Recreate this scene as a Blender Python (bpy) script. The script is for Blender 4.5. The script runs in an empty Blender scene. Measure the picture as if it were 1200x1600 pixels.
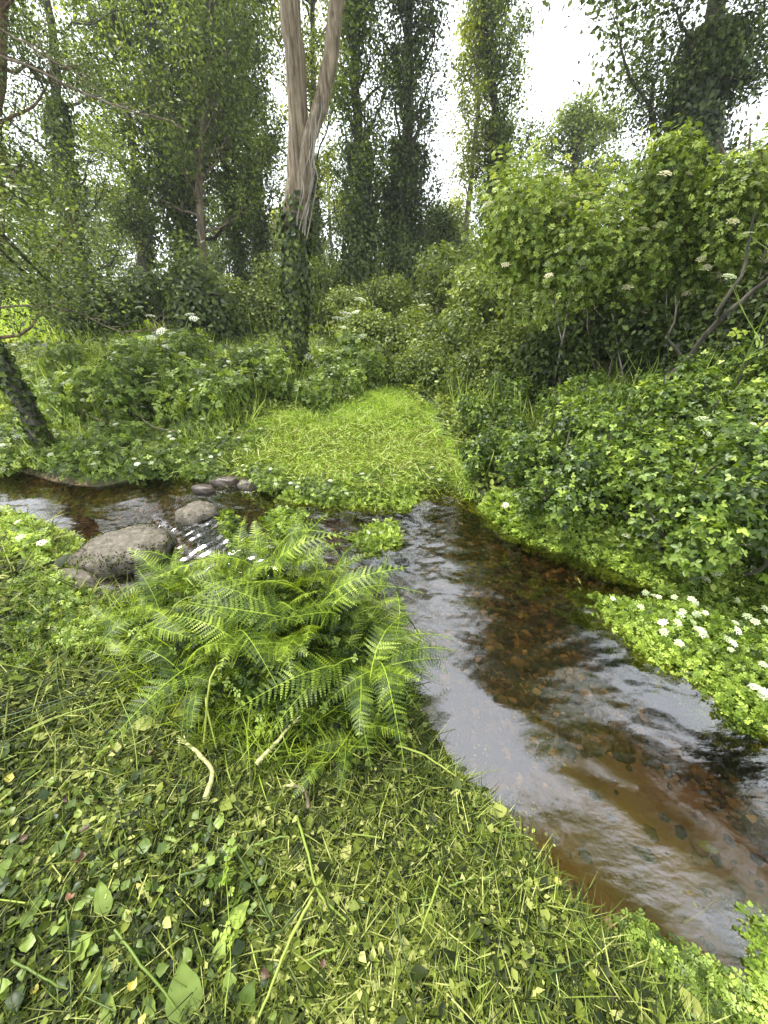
import bpy, math, numpy as np
from mathutils import Vector
R = math.radians
rng = np.random.default_rng(7)
S = bpy.context.scene
COL = S.collection

# ------------------------------------------------------------------ camera
CAM_Z, PITCH, F = 1.65, R(31.5), 603.0            # focal length in pixels of the 1200x1600 photo
cam = bpy.data.objects.new('camera', bpy.data.cameras.new('camera')); COL.objects.link(cam)
cam.location = (0, 0, CAM_Z); cam.rotation_euler = (R(90) - PITCH, 0, 0)
cam.data.sensor_fit = 'VERTICAL'; cam.data.sensor_height = 36; cam.data.sensor_width = 27
cam.data.lens = 36 * F / 1600; cam.data.clip_start = .02; cam.data.clip_end = 600
S.camera = cam
S.render.resolution_x, S.render.resolution_y = 768, 1024
# ------------------------------------------------------------------ sky and sun (bright overcast)
W = bpy.data.worlds.new('World'); S.world = W; W.use_nodes = True
nt = W.node_tree; nt.nodes.clear()
def wn(t, **k):
    n = nt.nodes.new(t)
    for a, b in k.items(): setattr(n, a, b)
    return n
SUN_EL, SUN_AZ = R(60), R(-62)
sky = wn('ShaderNodeTexSky', sky_type='NISHITA', sun_disc=False); sky.sun_elevation = SUN_EL; sky.sun_rotation = SUN_AZ
sky.dust_density = 3
mix = wn('ShaderNodeMix', data_type='RGBA'); tc = wn('ShaderNodeTexCoord'); nz = wn('ShaderNodeTexNoise')
nz.inputs['Scale'].default_value = 1.6; nz.inputs['Detail'].default_value = 6
mr = wn('ShaderNodeMapRange'); mr.inputs[1].default_value = .35; mr.inputs[2].default_value = .65
mr.inputs[3].default_value = .80; mr.inputs[4].default_value = .97
bg = wn('ShaderNodeBackground'); out = wn('ShaderNodeOutputWorld'); bg.inputs[1].default_value = .105
mix.inputs[7].default_value = (10.2, 10.7, 11.3, 1)
L = nt.links.new
L(tc.outputs['Generated'], nz.inputs['Vector']); L(nz.outputs['Fac'], mr.inputs[0]); L(mr.outputs[0], mix.inputs[0])
L(sky.outputs[0], mix.inputs[6]); L(mix.outputs[2], bg.inputs[0]); L(bg.outputs[0], out.inputs[0])
sd = bpy.data.lights.new('sun', 'SUN'); sd.energy = 3.1; sd.angle = R(20); sd.color = (1, .96, .88)
so = bpy.data.objects.new('sun', sd); COL.objects.link(so)
dv = Vector((math.sin(SUN_AZ) * math.cos(SUN_EL), math.cos(SUN_AZ) * math.cos(SUN_EL), math.sin(SUN_EL)))
so.rotation_euler = dv.to_track_quat('Z', 'Y').to_euler()
S.view_settings.view_transform = 'Standard'; S.view_settings.look = 'None'
S.view_settings.exposure = 1.38; S.view_settings.gamma = 1
S.render.engine = 'CYCLES'
S.cycles.max_bounces = 5; S.cycles.diffuse_bounces = 2; S.cycles.transmission_bounces = 2; S.cycles.transparent_max_bounces = 12

# ------------------------------------------------------------------ pixel -> place
FW = np.array([0, math.cos(PITCH), -math.sin(PITCH)]); UP = np.array([0, math.sin(PITCH), math.cos(PITCH)])
def ray(x, y): return FW + np.array([(x - 600) / F, 0, 0]) + (800 - y) / F * UP
def flat(x, y, z=0.):
    d = ray(x, y); t = (z - CAM_Z) / d[2]; return np.array([0, 0, CAM_Z]) + d * t
def atY(x, y, Y):
    d = ray(x, y); return np.array([0, 0, CAM_Z]) + d * (Y / d[1])
def smooth(t): t = np.clip(t, 0, 1); return t * t * (3 - 2 * t)

WATER_PX = [(0, 728), (80, 752), (150, 764), (330, 757), (420, 778), (520, 792), (620, 800), (655, 782), (700, 775), (735, 792),
            (800, 838), (880, 868), (960, 893), (1040, 930), (1120, 960), (1250, 985)]
NEAR_PX = [(1100, 1600), (1010, 1520), (930, 1440), (850, 1362), (785, 1275), (700, 1192), (645, 1100), (600, 1010), (520, 965),
           (420, 945), (330, 935), (235, 945), (165, 935), (112, 890), (105, 845), (60, 822), (0, 806)]
poly = [(-9, 3.3), (-9, 3.9)] + [tuple(flat(*p)[:2]) for p in WATER_PX] + [(3.4, 1.0), (4.2, -2.2), (2.2, -2.4), (1.25, -.5)] + \
       [tuple(flat(*p)[:2]) for p in NEAR_PX] + [(-5, 2.75)]
POLY = np.array(poly)
def sdist(X, Y, P=None):                          # signed distance to a polygon, positive outside
    P = POLY if P is None else P
    X = np.asarray(X, float); Y = np.asarray(Y, float); d = np.full(X.shape, 1e9); ins = np.zeros(X.shape, bool)
    for i in range(len(P)):
        ax, ay = P[i]; bx, by = P[(i + 1) % len(P)]
        ex, ey = bx - ax, by - ay; t = np.clip(((X - ax) * ex + (Y - ay) * ey) / (ex * ex + ey * ey + 1e-12), 0, 1)
        d = np.minimum(d, np.hypot(X - ax - t * ex, Y - ay - t * ey))
        c = (ay > Y) != (by > Y)
        ins ^= c & (X < (bx - ax) * (Y - ay) / (by - ay + 1e-12) + ax)
    return np.where(ins, -d, d)
def nz2(X, Y, s, k=0):
    return (np.sin(X * s + 1.3 + k) * np.cos(Y * s * 1.13 + .7 * k) + .5 * np.sin(X * s * 2.3 + Y * s * 1.7 + k * 2) +
            .3 * np.sin(X * s * 4.1 - Y * s * 3.7 + k)) / 1.8
def hgt(X, Y):
    X = np.asarray(X, float); Y = np.asarray(Y, float)
    d = sdist(X, Y)
    z = np.where(d < 0, -.015 - .20 * smooth(-d / .55), .11 * smooth(d / .12))
    o = smooth(d / .3)
    z = z + o * .028 * np.clip(Y - 3, 0, 7)
    z = z + np.where(X > .3, .50 * smooth((np.minimum(d, X - .85) - .12) / 2.0) + .5 * smooth((np.minimum(d, X - .85) - 2) / 3), 0)
    z = z + 1.35 * smooth((Y - 9.5) / 5) * smooth((X + 4.6) / 2.4)
    z = z + .9 * smooth((Y - 20) / 30) 
    z = z + .27 * np.exp(-(((X + .42) / .52) ** 2 + ((Y - 1.22) / .26) ** 2) ** 1.3) * o
    z = z + .018 * nz2(X, Y, 5) * smooth(np.abs(d) / .2) + .05 * nz2(X, Y, 1.1, 2) * smooth((d - .4) / 2)
    return z
def at(x, y):                                     # where the pixel's ray meets the ground
    d = ray(x, y); o = np.array([0, 0, CAM_Z]); t = np.concatenate([np.linspace(.6, 8, 700), np.linspace(8, 40, 500)])
    p = o + d * t[:, None]; b = p[:, 2] < hgt(p[:, 0], p[:, 1])
    return p[np.argmax(b)] if b.any() else atY(x, y, 30)

# ------------------------------------------------------------------ materials
def new_mat(name):
    m = bpy.data.materials.new(name); m.use_nodes = True; m.node_tree.nodes.clear(); return m, m.node_tree.nodes, m.node_tree.links.new
def ramp(N, stops):
    r = N.new('ShaderNodeValToRGB'); e = r.color_ramp.elements
    while len(e) < len(stops): e.new(.5)
    for i, (p, c) in enumerate(stops): e[i].position = p; e[i].color = (*c, 1)
    return r
def leafmat(name, cols, tr=.35, rough=.42, spec=.4, sat=1.0):
    spec = min(spec, .4); rough = min(rough, .45)
    if name == 'cut_greens': spec, rough = .2, .55
    m, N, K = new_mat(name)
    a = N.new('ShaderNodeAttribute'); a.attribute_name = 'tint'
    if len(cols) == 4 and 'grass' not in name and 'dead' not in name: cols = [(c[0] * k * 1.08, c[1] * k * 1.04, c[2] * k * .62) for c, k in zip(cols, (.62, .86, 1.04, 1.3))]
    n = len(cols); r = ramp(N, [(i / (n - 1), c) for i, c in enumerate(cols)])
    oi = N.new('ShaderNodeObjectInfo'); ma = N.new('ShaderNodeMath'); ma.operation = 'MULTIPLY_ADD'; ma.inputs[1].default_value = .5 if name == 'fern_frond' else .16; ma.inputs[2].default_value = -.25 if name == 'fern_frond' else -.08
    ad = N.new('ShaderNodeMath'); ad.operation = 'ADD'; st = N.new('ShaderNodeMath'); st.operation = 'MULTIPLY_ADD'; st.inputs[1].default_value = 1.35; st.inputs[2].default_value = -.175; K(a.outputs['Fac'], st.inputs[0]); K(oi.outputs['Random'], ma.inputs[0]); K(st.outputs[0], ad.inputs[0]); K(ma.outputs[0], ad.inputs[1]); K(ad.outputs[0], r.inputs[0])
    b = N.new('ShaderNodeBsdfPrincipled'); b.inputs['Roughness'].default_value = rough; b.inputs['Specular IOR Level'].default_value = spec
    t = N.new('ShaderNodeBsdfTranslucent'); mx = N.new('ShaderNodeMixShader'); mx.inputs[0].default_value = tr
    h = N.new('ShaderNodeHueSaturation'); h.inputs['Saturation'].default_value = 1.12; h.inputs['Value'].default_value = 1.5; h.inputs['Hue'].default_value = .485
    o = N.new('ShaderNodeOutputMaterial')
    K(r.outputs[0], b.inputs['Base Color']); K(r.outputs[0], h.inputs['Color']); K(h.outputs[0], t.inputs[0])
    K(b.outputs[0], mx.inputs[1]); K(t.outputs[0], mx.inputs[2]); K(mx.outputs[0], o.inputs[0])
    return m
def bark(name, cols, scale=(14, 14, 2.2), bump=.5, detail=8):
    m, N, K = new_mat(name)
    t = N.new('ShaderNodeTexCoord'); mp = N.new('ShaderNodeMapping'); mp.inputs['Scale'].default_value = scale
    n = N.new('ShaderNodeTexNoise'); n.inputs['Scale'].default_value = 1; n.inputs['Detail'].default_value = detail; n.inputs['Roughness'].default_value = .65
    r = ramp(N, [(.36 + .28 * i / (len(cols) - 1), c) for i, c in enumerate(cols)])
    b = N.new('ShaderNodeBsdfPrincipled'); b.inputs['Roughness'].default_value = .85
    bp = N.new('ShaderNodeBump'); bp.inputs['Strength'].default_value = bump; bp.inputs['Distance'].default_value = .04
    o = N.new('ShaderNodeOutputMaterial')
    K(t.outputs['Object'], mp.inputs[0]); K(mp.outputs[0], n.inputs['Vector']); K(n.outputs['Fac'], r.inputs[0]); K(r.outputs[0], b.inputs['Base Color'])
    K(n.outputs['Fac'], bp.inputs['Height']); K(bp.outputs[0], b.inputs['Normal']); K(b.outputs[0], o.inputs[0])
    return m

M = dict(
 tree=leafmat('tree_leaf', [(.055, .09, .032), (.10, .155, .046), (.165, .23, .07), (.26, .33, .115)], .5),
 treedark=leafmat('dark_leaf', [(.032, .050, .02), (.06, .092, .032), (.095, .142, .05), (.15, .20, .08)], .38),
 treeyel=leafmat('yellow_green_leaf', [(.09, .13, .025), (.16, .21, .045), (.24, .29, .07), (.34, .39, .11)], .5),
 ivy=leafmat('ivy_leaf', [(.018, .034, .008), (.035, .06, .012), (.06, .095, .020), (.13, .17, .045)], .15, .5, .3),
 bramble=leafmat('bramble_leaf', [(.028, .06, .014), (.072, .13, .026), (.14, .22, .048), (.26, .345, .11)], .35, .4),
 shrub=leafmat('shrub_leaf', [(.055, .085, .022), (.11, .16, .04), (.18, .24, .07), (.28, .34, .14)], .35),
 elder=leafmat('elder_leaf', [(.052, .088, .022), (.11, .175, .042), (.20, .285, .08), (.34, .41, .17)], .42),
 herb=leafmat('herb_leaf', [(.055, .10, .028), (.12, .195, .05), (.21, .305, .09), (.33, .43, .18)], .42),
 cress=leafmat('cress_leaf', [(.055, .11, .022), (.115, .195, .04), (.20, .30, .07), (.33, .43, .15)], .4),
 fern=leafmat('fern_frond', [(.02, .05, .008), (.06, .115, .016), (.14, .215, .030), (.27, .36, .07)], .38),
 grass=leafmat('mown_grass', [(.11, .19, .02), (.23, .37, .03), (.37, .52, .065), (.56, .62, .22)], .4),
 cut=leafmat('cut_greens', [(.011, .018, .003), (.034, .049, .006), (.088, .120, .013), (.18, .218, .030), (.38, .395, .13)], .25),
 stalk=leafmat('green_stalk', [(.06, .11, .022), (.12, .19, .04), (.21, .28, .065), (.36, .40, .15)], .15, .5),
 dock=leafmat('broad_leaf', [(.035, .07, .018), (.07, .12, .03), (.12, .18, .05), (.19, .26, .09)], .3, .5),
 petal=leafmat('white_petal', [(.40, .46, .26), (.58, .62, .42), (.72, .73, .58)], .25, .6),
 cream=leafmat('cream_petal', [(.36, .36, .18), (.50, .48, .27), (.62, .58, .36)], .2, .6),
 yellow=leafmat('yellow_leaf', [(.30, .27, .04), (.42, .37, .06), (.55, .5, .12)], .2),
 pink=leafmat('pink_petal', [(.45, .08, .30), (.6, .12, .42)], .3),
 deadleaf=leafmat('dead_leaf', [(.04, .022, .012), (.09, .045, .02), (.17, .09, .045)], .1, .7),
 bark=bark('pale_bark', [(.075, .055, .034), (.20, .152, .098), (.34, .272, .185)], (26, 26, 2.6), 1.0),
 darkbark=bark('dark_bark', [(.018, .016, .011), (.05, .045, .03), (.11, .10, .07)]),
 redbark=bark('red_brown_bark', [(.05, .03, .018), (.14, .08, .045), (.24, .15, .09)]),
 vine=bark('vine_bark', [(.12, .10, .08), (.26, .23, .19), (.4, .36, .3)]),
 twig=bark('twig_bark', [(.06, .045, .03), (.16, .12, .08), (.3, .24, .17)]),
 torn=bark('torn_stalk', [(.22, .24, .07), (.42, .42, .16), (.62, .58, .33)], (60, 60, 20), .4),
)

# ------------------------------------------------------------------ mesh building
class MB:
    def __init__(s): s.v = []; s.f = []; s.n = 0
    def add(s, V, faces, tint=.5):               # faces: int array (m,k); tint: scalar or (m,)
        V = np.asarray(V, float).reshape(-1, 3); faces = np.asarray(faces)
        s.v.append(V); s.f.append((faces + s.n, np.broadcast_to(np.asarray(tint, float), (len(faces),)))); s.n += len(V)
    def build(s, name, mat, parent=None, sm=False):
        V = np.concatenate(s.v); me = bpy.data.meshes.new(name)
        loops = np.concatenate([f.ravel() for f, _ in s.f]); sizes = np.concatenate([np.full(len(f), f.shape[1]) for f, _ in s.f])
        tint = np.concatenate([t for _, t in s.f])
        me.vertices.add(len(V)); me.vertices.foreach_set('co', V.ravel().astype(np.float32))
        me.loops.add(len(loops)); me.loops.foreach_set('vertex_index', loops.astype(np.int32))
        me.polygons.add(len(sizes)); me.polygons.foreach_set('loop_start', np.concatenate([[0], np.cumsum(sizes)[:-1]]).astype(np.int32))
        me.polygons.foreach_set('loop_total', sizes.astype(np.int32))
        if sm: me.polygons.foreach_set('use_smooth', np.ones(len(sizes), bool))
        a = me.attributes.new('tint', 'FLOAT', 'FACE'); a.data.foreach_set('value', np.clip(tint, 0, 1).astype(np.float32))
        me.update(calc_edges=True); me.materials.append(M[mat] if isinstance(mat, str) else mat)
        o = bpy.data.objects.new(name, me); COL.objects.link(o)
        if parent: o.parent = parent
        return o
def tag(o, label=None, cat=None, group=None, kind=None):
    for k, v in (('label', label), ('category', cat), ('group', group), ('kind', kind)):
        if v: o[k] = v
    return o
def thing(name, label, cat, loc=(0, 0, 0), rz=0, group=None):
    o = bpy.data.objects.new(name, None); COL.objects.link(o); o.empty_display_size = .1
    o.location = [float(c) for c in loc]; o.rotation_euler = (0, 0, rz); return tag(o, label, cat, group)
def copy_tree(o, parent=None):
    c = o.copy(); COL.objects.link(c)
    if parent: c.parent = parent
    for ch in list(o.children): copy_tree(ch, c)
    return c
def unit(v): return v / (np.linalg.norm(v, axis=-1, keepdims=True) + 1e-9)
def basis(nrm, heading=None, g=None):
    g = g or rng; n = unit(nrm); h = g.normal(size=n.shape) if heading is None else heading
    y = unit(h - n * (h * n).sum(-1, keepdims=True)); x = np.cross(y, n)
    return np.stack([x, y, n], -1)               # columns
def scatter(mb, tpl, P, B, sc, tint, shade=None):
    V, Fs = tpl; V = np.asarray(V, float); n = len(P); k = len(V)
    sc = np.asarray(sc, float); sc = sc.reshape(n, 1, -1) if sc.ndim else np.full((n, 1, 1), sc)
    W_ = np.einsum('nij,nkj->nki', B, V[None] * sc) + P[:, None]
    base = mb.n; off = (np.arange(n) * k)[:, None, None]; mb.v.append(W_.reshape(-1, 3)); mb.n += n * k
    for fa in Fs:
        fa = np.asarray(fa); ff = (fa[None] + off).reshape(-1, fa.shape[1]) + base
        mb.f.append((ff, np.repeat(np.asarray(tint, float), len(fa))))
# templates: length along +Y (0..1), normal +Z
LEAF = (np.array([(0, 0, 0), (-.3, .42, .10), (0, 1, -.05), (.3, .42, .10)]), [[(0, 1, 2), (0, 2, 3)]])
WIDE = (np.array([(0, 0, 0), (-.42, .12, .08), (-.40, .5, .10), (0, 1, -.08), (.40, .5, .10), (.42, .12, .08)]), [[(0, 1, 2, 3), (0, 3, 4, 5)]])
OVAL = (np.array([(0, 0, 0), (-.22, .2, .05), (-.31, .5, .07), (-.17, .82, .02), (0, 1, -.1), (.17, .82, .02), (.31, .5, .07), (.22, .2, .05), (0, .5, .0)]),
        [[(0, 1, 2, 8), (8, 2, 3, 4), (0, 8, 6, 7), (8, 4, 5, 6)]])
BLADE = (np.array([(-.035, 0, 0), (.035, 0, 0), (-.03, .4, .07), (.03, .4, .07), (-.018, .75, .08), (.018, .75, .08), (0, 1, .02)]),
         [[(0, 1, 3, 2), (2, 3, 5, 4)], [(4, 5, 6)]])
def merge(parts):                                # [(tpl, angle_z, scale, offset)]
    V = []; Q = {}; n = 0
    for (v, fs), a, s, off in parts:
        c, d = math.cos(a), math.sin(a); m = np.array([[c, -d, 0], [d, c, 0], [0, 0, 1]])
        V.append(v * s @ m.T + np.array(off))
        for fa in fs:
            fa = np.asarray(fa); Q.setdefault(fa.shape[1], []).append(fa + n)
        n += len(v)
    return np.concatenate(V), [np.concatenate(q) for q in Q.values()]
TRI = merge([(OVAL, 0, .62, (0, .42, 0)), (OVAL, 1.25, .52, (-.02, .36, .01)), (OVAL, -1.25, .52, (.02, .36, .01)), (BLADE, 0, .45, (0, 0, 0))])
PIN5 = merge([(LEAF, 0, .5, (0, .55, 0)), (LEAF, 1.0, .42, (0, .55, .01)), (LEAF, -1.0, .42, (0, .55, .01)), (LEAF, 1.15, .4, (0, .3, 0)), (LEAF, -1.15, .4, (0, .3, 0)), (BLADE, 0, .6, (0, 0, 0))])
FINE = merge([(WIDE, 0, .26, (0, .74, 0)), (WIDE, .9, .24, (0, .7, .03)), (WIDE, -.9, .24, (0, .7, .03)), (WIDE, 1.1, .24, (-.03, .45, -.02)), (WIDE, -1.1, .24, (.03, .45, -.02)),
              (WIDE, .6, .22, (-.22, .5, .03)), (WIDE, -.6, .22, (.22, .5, .03)), (WIDE, 1.2, .2, (0, .2, 0)), (WIDE, -1.2, .2, (0, .2, 0)), (BLADE, 0, .8, (0, 0, 0))])
def umbel_tpl():
    g = np.random.default_rng(3); parts = []
    q = (np.array([(-.5, -.5, 0), (.5, -.5, .1), (.5, .5, 0), (-.5, .5, .1)]), [[(0, 1, 2, 3)]])
    for i in range(21):
        r = .44 * math.sqrt((i + .3) / 21); a = i * 2.4
        for j in range(6):
            rr = g.uniform(0, .075); b = g.uniform(0, 6.3)
            parts.append((q, b, g.uniform(.07, .10), (r * math.cos(a) + rr * math.cos(b), r * math.sin(a) + rr * math.sin(b), .12 - r * r * .6 + g.uniform(-.02, .02))))
    return merge(parts)
UMBEL = umbel_tpl()
def tube(mb, pts, rad, ns=6, tint=.5, cap=True, rough=0.):
    pts = np.asarray(pts, float); n = len(pts); rad = np.broadcast_to(np.asarray(rad, float), (n,))
    t = unit(np.gradient(pts, axis=0)); ref = np.array([0, 0, 1.]) if abs(t[0][2]) < .8 else np.array([1., 0, 0])
    u = unit(np.cross(t, ref)); w = np.cross(t, u); a = np.linspace(0, 2 * math.pi, ns, endpoint=False)
    rr = rad[:, None] * (1 + rough * rng.normal(size=(n, ns)))
    V = pts[:, None] + rr[..., None] * (np.cos(a)[None, :, None] * u[:, None] + np.sin(a)[None, :, None] * w[:, None])
    i = np.arange(n - 1)[:, None] * ns; j = np.arange(ns)[None]; k = (j + 1) % ns
    fa = np.stack([i + j, i + k, i + ns + k, i + ns + j], -1).reshape(-1, 4)
    mb.add(V.reshape(-1, 3), fa, tint)
    if cap:
        V0 = np.concatenate([V[0], V[-1]]); mb.add(V0, [list(range(ns))[::-1], list(range(ns, 2 * ns))], tint)
def spline(pts, n=12):
    P = np.asarray(pts, float)
    if len(P) == 2: return P[0] + (P[1] - P[0]) * np.linspace(0, 1, n)[:, None]
    Q = np.concatenate([[2 * P[0] - P[1]], P, [2 * P[-1] - P[-2]]]); o = []
    m = len(P) - 1
    for s in np.linspace(0, m - 1e-6, n):
        i = int(s); t = s - i; a, b, c, d = Q[i:i + 4]
        o.append(.5 * (2 * b + (c - a) * t + (2 * a - 5 * b + 4 * c - d) * t * t + (3 * b - a - 3 * c + d) * t ** 3))
    return np.array(o)
def wobble(P, amp):
    n = len(P); w = np.cumsum(rng.normal(size=(n, 3)), 0) * amp / math.sqrt(n); w -= np.linspace(0, 1, n)[:, None] * w[-1]; return P + w
def sample_poly(P, n, seed=0):
    lo, hi = P.min(0), P.max(0); out_ = []; c = 0
    while c < n:
        q = rng.uniform(lo, hi, size=(n * 2 + 60, 2)); q = q[sdist(q[:, 0], q[:, 1], P) < 0]; out_.append(q); c += len(q)
    return np.concatenate(out_)[:n]
def tintmix(P, s=1., a=.5, b=.28, c=.22): return a + b * nz2(P[:, 0] + P[:, 2] * .7, P[:, 1], s, 3) + rng.normal(size=len(P)) * c

def ovate(n=9, w=.36, lobes=0., seed=0):
    s = np.linspace(0, 1, n); g = np.random.default_rng(seed); wd = w * np.sin(np.pi * s ** .66) ** 1.1 * (1 + lobes * np.sin(s * 22)) + .01 * g.normal(size=n); wd[0] = .02; wd[-1] = .0
    z = .12 * np.sin(s * 2.6 + g.uniform(0, 2)); V = []
    for i in range(n):
        for u in (-1, -.5, 0, .5, 1): V.append((wd[i] * u, s[i], z[i] + abs(u) * .07 * (1 + .4 * math.sin(i * 2 + seed))))
    Fq = [(i * 5 + j, i * 5 + j + 1, i * 5 + j + 6, i * 5 + j + 5) for i in range(n - 1) for j in range(4)]; return np.array(V), [Fq]
# ------------------------------------------------------------------ ground (one sheet, finer towards the camera)
def axis(lo, hi, fine_lo, fine_hi, step, grow=1.12):
    a = list(np.arange(fine_lo, fine_hi, step)); s = step; x = fine_hi
    while x < hi: a.append(x); s *= grow; x += s
    a.append(hi); s = step; x = fine_lo - step
    while x > lo: a.insert(0, x); s *= grow; x -= s
    a.insert(0, lo); return np.array(a)
gx = axis(-150, 150, -3.2, 3.6, .03); gy = axis(-40, 260, -.6, 5.2, .03)
GX, GY = np.meshgrid(gx, gy); GZ = hgt(GX.ravel(), GY.ravel()).reshape(GX.shape)
mb = MB(); nx, ny = len(gx), len(gy); i = (np.arange(ny - 1)[:, None] * nx + np.arange(nx - 1)[None]).ravel()
mb.add(np.stack([GX, GY, GZ], -1).reshape(-1, 3), np.stack([i, i + 1, i + nx + 1, i + nx], -1))
def ground_mat():
    m, N, K = new_mat('soil_and_bed')
    g = N.new('ShaderNodeNewGeometry'); sx = N.new('ShaderNodeSeparateXYZ'); K(g.outputs['Position'], sx.inputs[0])
    n1 = N.new('ShaderNodeTexNoise'); n1.inputs['Scale'].default_value = 9; n1.inputs['Detail'].default_value = 9; K(g.outputs['Position'], n1.inputs['Vector'])
    soil = ramp(N, [(.3, (.018, .022, .008)), (.5, (.045, .065, .018)), (.7, (.10, .13, .035))]); K(n1.outputs['Fac'], soil.inputs[0])
    vo = N.new('ShaderNodeTexVoronoi'); vo.inputs['Scale'].default_value = 38; K(g.outputs['Position'], vo.inputs['Vector'])
    wt = N.new('ShaderNodeTexWhiteNoise'); K(vo.outputs['Color'], wt.inputs[0])
    grav = ramp(N, [(0, (.025, .015, .007)), (.5, (.075, .045, .02)), (.85, (.16, .10, .042)), (1, (.34, .23, .11))]); K(wt.outputs['Value'], grav.inputs[0])
    n2 = N.new('ShaderNodeTexNoise'); n2.inputs['Scale'].default_value = 3.5; n2.inputs['Detail'].default_value = 6; K(g.outputs['Position'], n2.inputs['Vector'])
    sand = ramp(N, [(.3, (.12, .078, .036)), (.7, (.25, .17, .085))]); K(n2.outputs['Fac'], sand.inputs[0])
    # sand lies near the close bank, gravel farther out
    d = N.new('ShaderNodeVectorMath'); d.operation = 'DISTANCE'; d.inputs[1].default_value = (.95, .42, -.2); K(g.outputs['Position'], d.inputs[0])
    ad = N.new('ShaderNodeMath'); ad.operation = 'ADD'; K(d.outputs['Value'], ad.inputs[0])
    m2 = N.new('ShaderNodeMath'); m2.operation = 'MULTIPLY'; m2.inputs[1].default_value = .5; K(n2.outputs['Fac'], m2.inputs[0]); K(m2.outputs[0], ad.inputs[1])
    mr1 = N.new('ShaderNodeMapRange'); mr1.inputs[1].default_value = .7; mr1.inputs[2].default_value = 1.05; K(ad.outputs[0], mr1.inputs[0])
    mb_ = N.new('ShaderNodeMix'); mb_.data_type = 'RGBA'; K(mr1.outputs[0], mb_.inputs[0]); K(sand.outputs[0], mb_.inputs[6]); K(grav.outputs[0], mb_.inputs[7])
    mr2 = N.new('ShaderNodeMapRange'); mr2.inputs[1].default_value = -.01; mr2.inputs[2].default_value = .06; K(sx.outputs['Z'], mr2.inputs[0])
    mc = N.new('ShaderNodeMix'); mc.data_type = 'RGBA'; K(mr2.outputs[0], mc.inputs[0]); K(mb_.outputs[2], mc.inputs[6]); K(soil.outputs[0], mc.inputs[7])
    b = N.new('ShaderNodeBsdfPrincipled'); b.inputs['Roughness'].default_value = .9
    bp = N.new('ShaderNodeBump'); bp.inputs['Distance'].default_value = .01; bp.inputs['Strength'].default_value = .6; K(vo.outputs['Distance'], bp.inputs['Height'])
    o = N.new('ShaderNodeOutputMaterial'); K(bp.outputs[0], b.inputs['Normal']); K(mc.outputs[2], b.inputs['Base Color']); K(b.outputs[0], o.inputs[0]); return m
tag(mb.build('ground', ground_mat(), sm=True), kind='structure')

# ------------------------------------------------------------------ water
A_, B_ = flat(255, 790)[:2], flat(430, 905)[:2]          # line of the little rapid
def wlevel(X, Y):
    d = unit(B_ - A_); s = (X - A_[0]) * d[1] - (Y - A_[1]) * d[0]         # positive downstream
    up = 1 - smooth((s + .12) / .45); rap = np.exp(-((s - .12) / .28) ** 2) * smooth((1.15 - np.hypot(X + .95, Y - 2.3)) / .5)
    return up, rap
gx = axis(-12, 6, -2.2, 2.2, .012); gy = axis(-3, 5.5, -.05, 3.2, .012)
X, Y = np.meshgrid(gx, gy); X = X.ravel(); Y = Y.ravel(); up, rap = wlevel(X, Y)
d = sdist(X, Y)
def rip(X, Y):
    z = 0
    g = np.random.default_rng(5)
    for k in range(26):
        lam = g.uniform(.035, .09) if k > 11 else g.uniform(.09, .26); th = g.normal(1.35, .42); kx, ky = math.cos(th), math.sin(th)
        z = z + .0034 * lam * np.sin(2 * math.pi * (X * kx + Y * ky) / lam + g.uniform(0, 6.3) + 1.2 * nz2(X, Y, 3.1, k))
    return z
calm = .22 + .78 * smooth((Y - .35) / .9)
Z = .055 * up + rip(X, Y) * calm * (1 + 1.0 * rap) * .55 + rap * (.008 * nz2(X, Y, 15, 1) + .004 * nz2(Y, X, 34, 2))
mb = MB(); nx, ny = len(gx), len(gy); i = (np.arange(ny - 1)[:, None] * nx + np.arange(nx - 1)[None]).ravel()
fa = np.stack([i, i + 1, i + nx + 1, i + nx], -1)
keep = (sdist(X, Y)[fa].min(1) < .2)
fr = rap * (.55 + .45 * nz2(X * 1.6, Y, 21, 6)) 
mb.add(np.stack([X, Y, Z], -1), fa[keep], fr[fa].mean(1)[keep])
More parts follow.
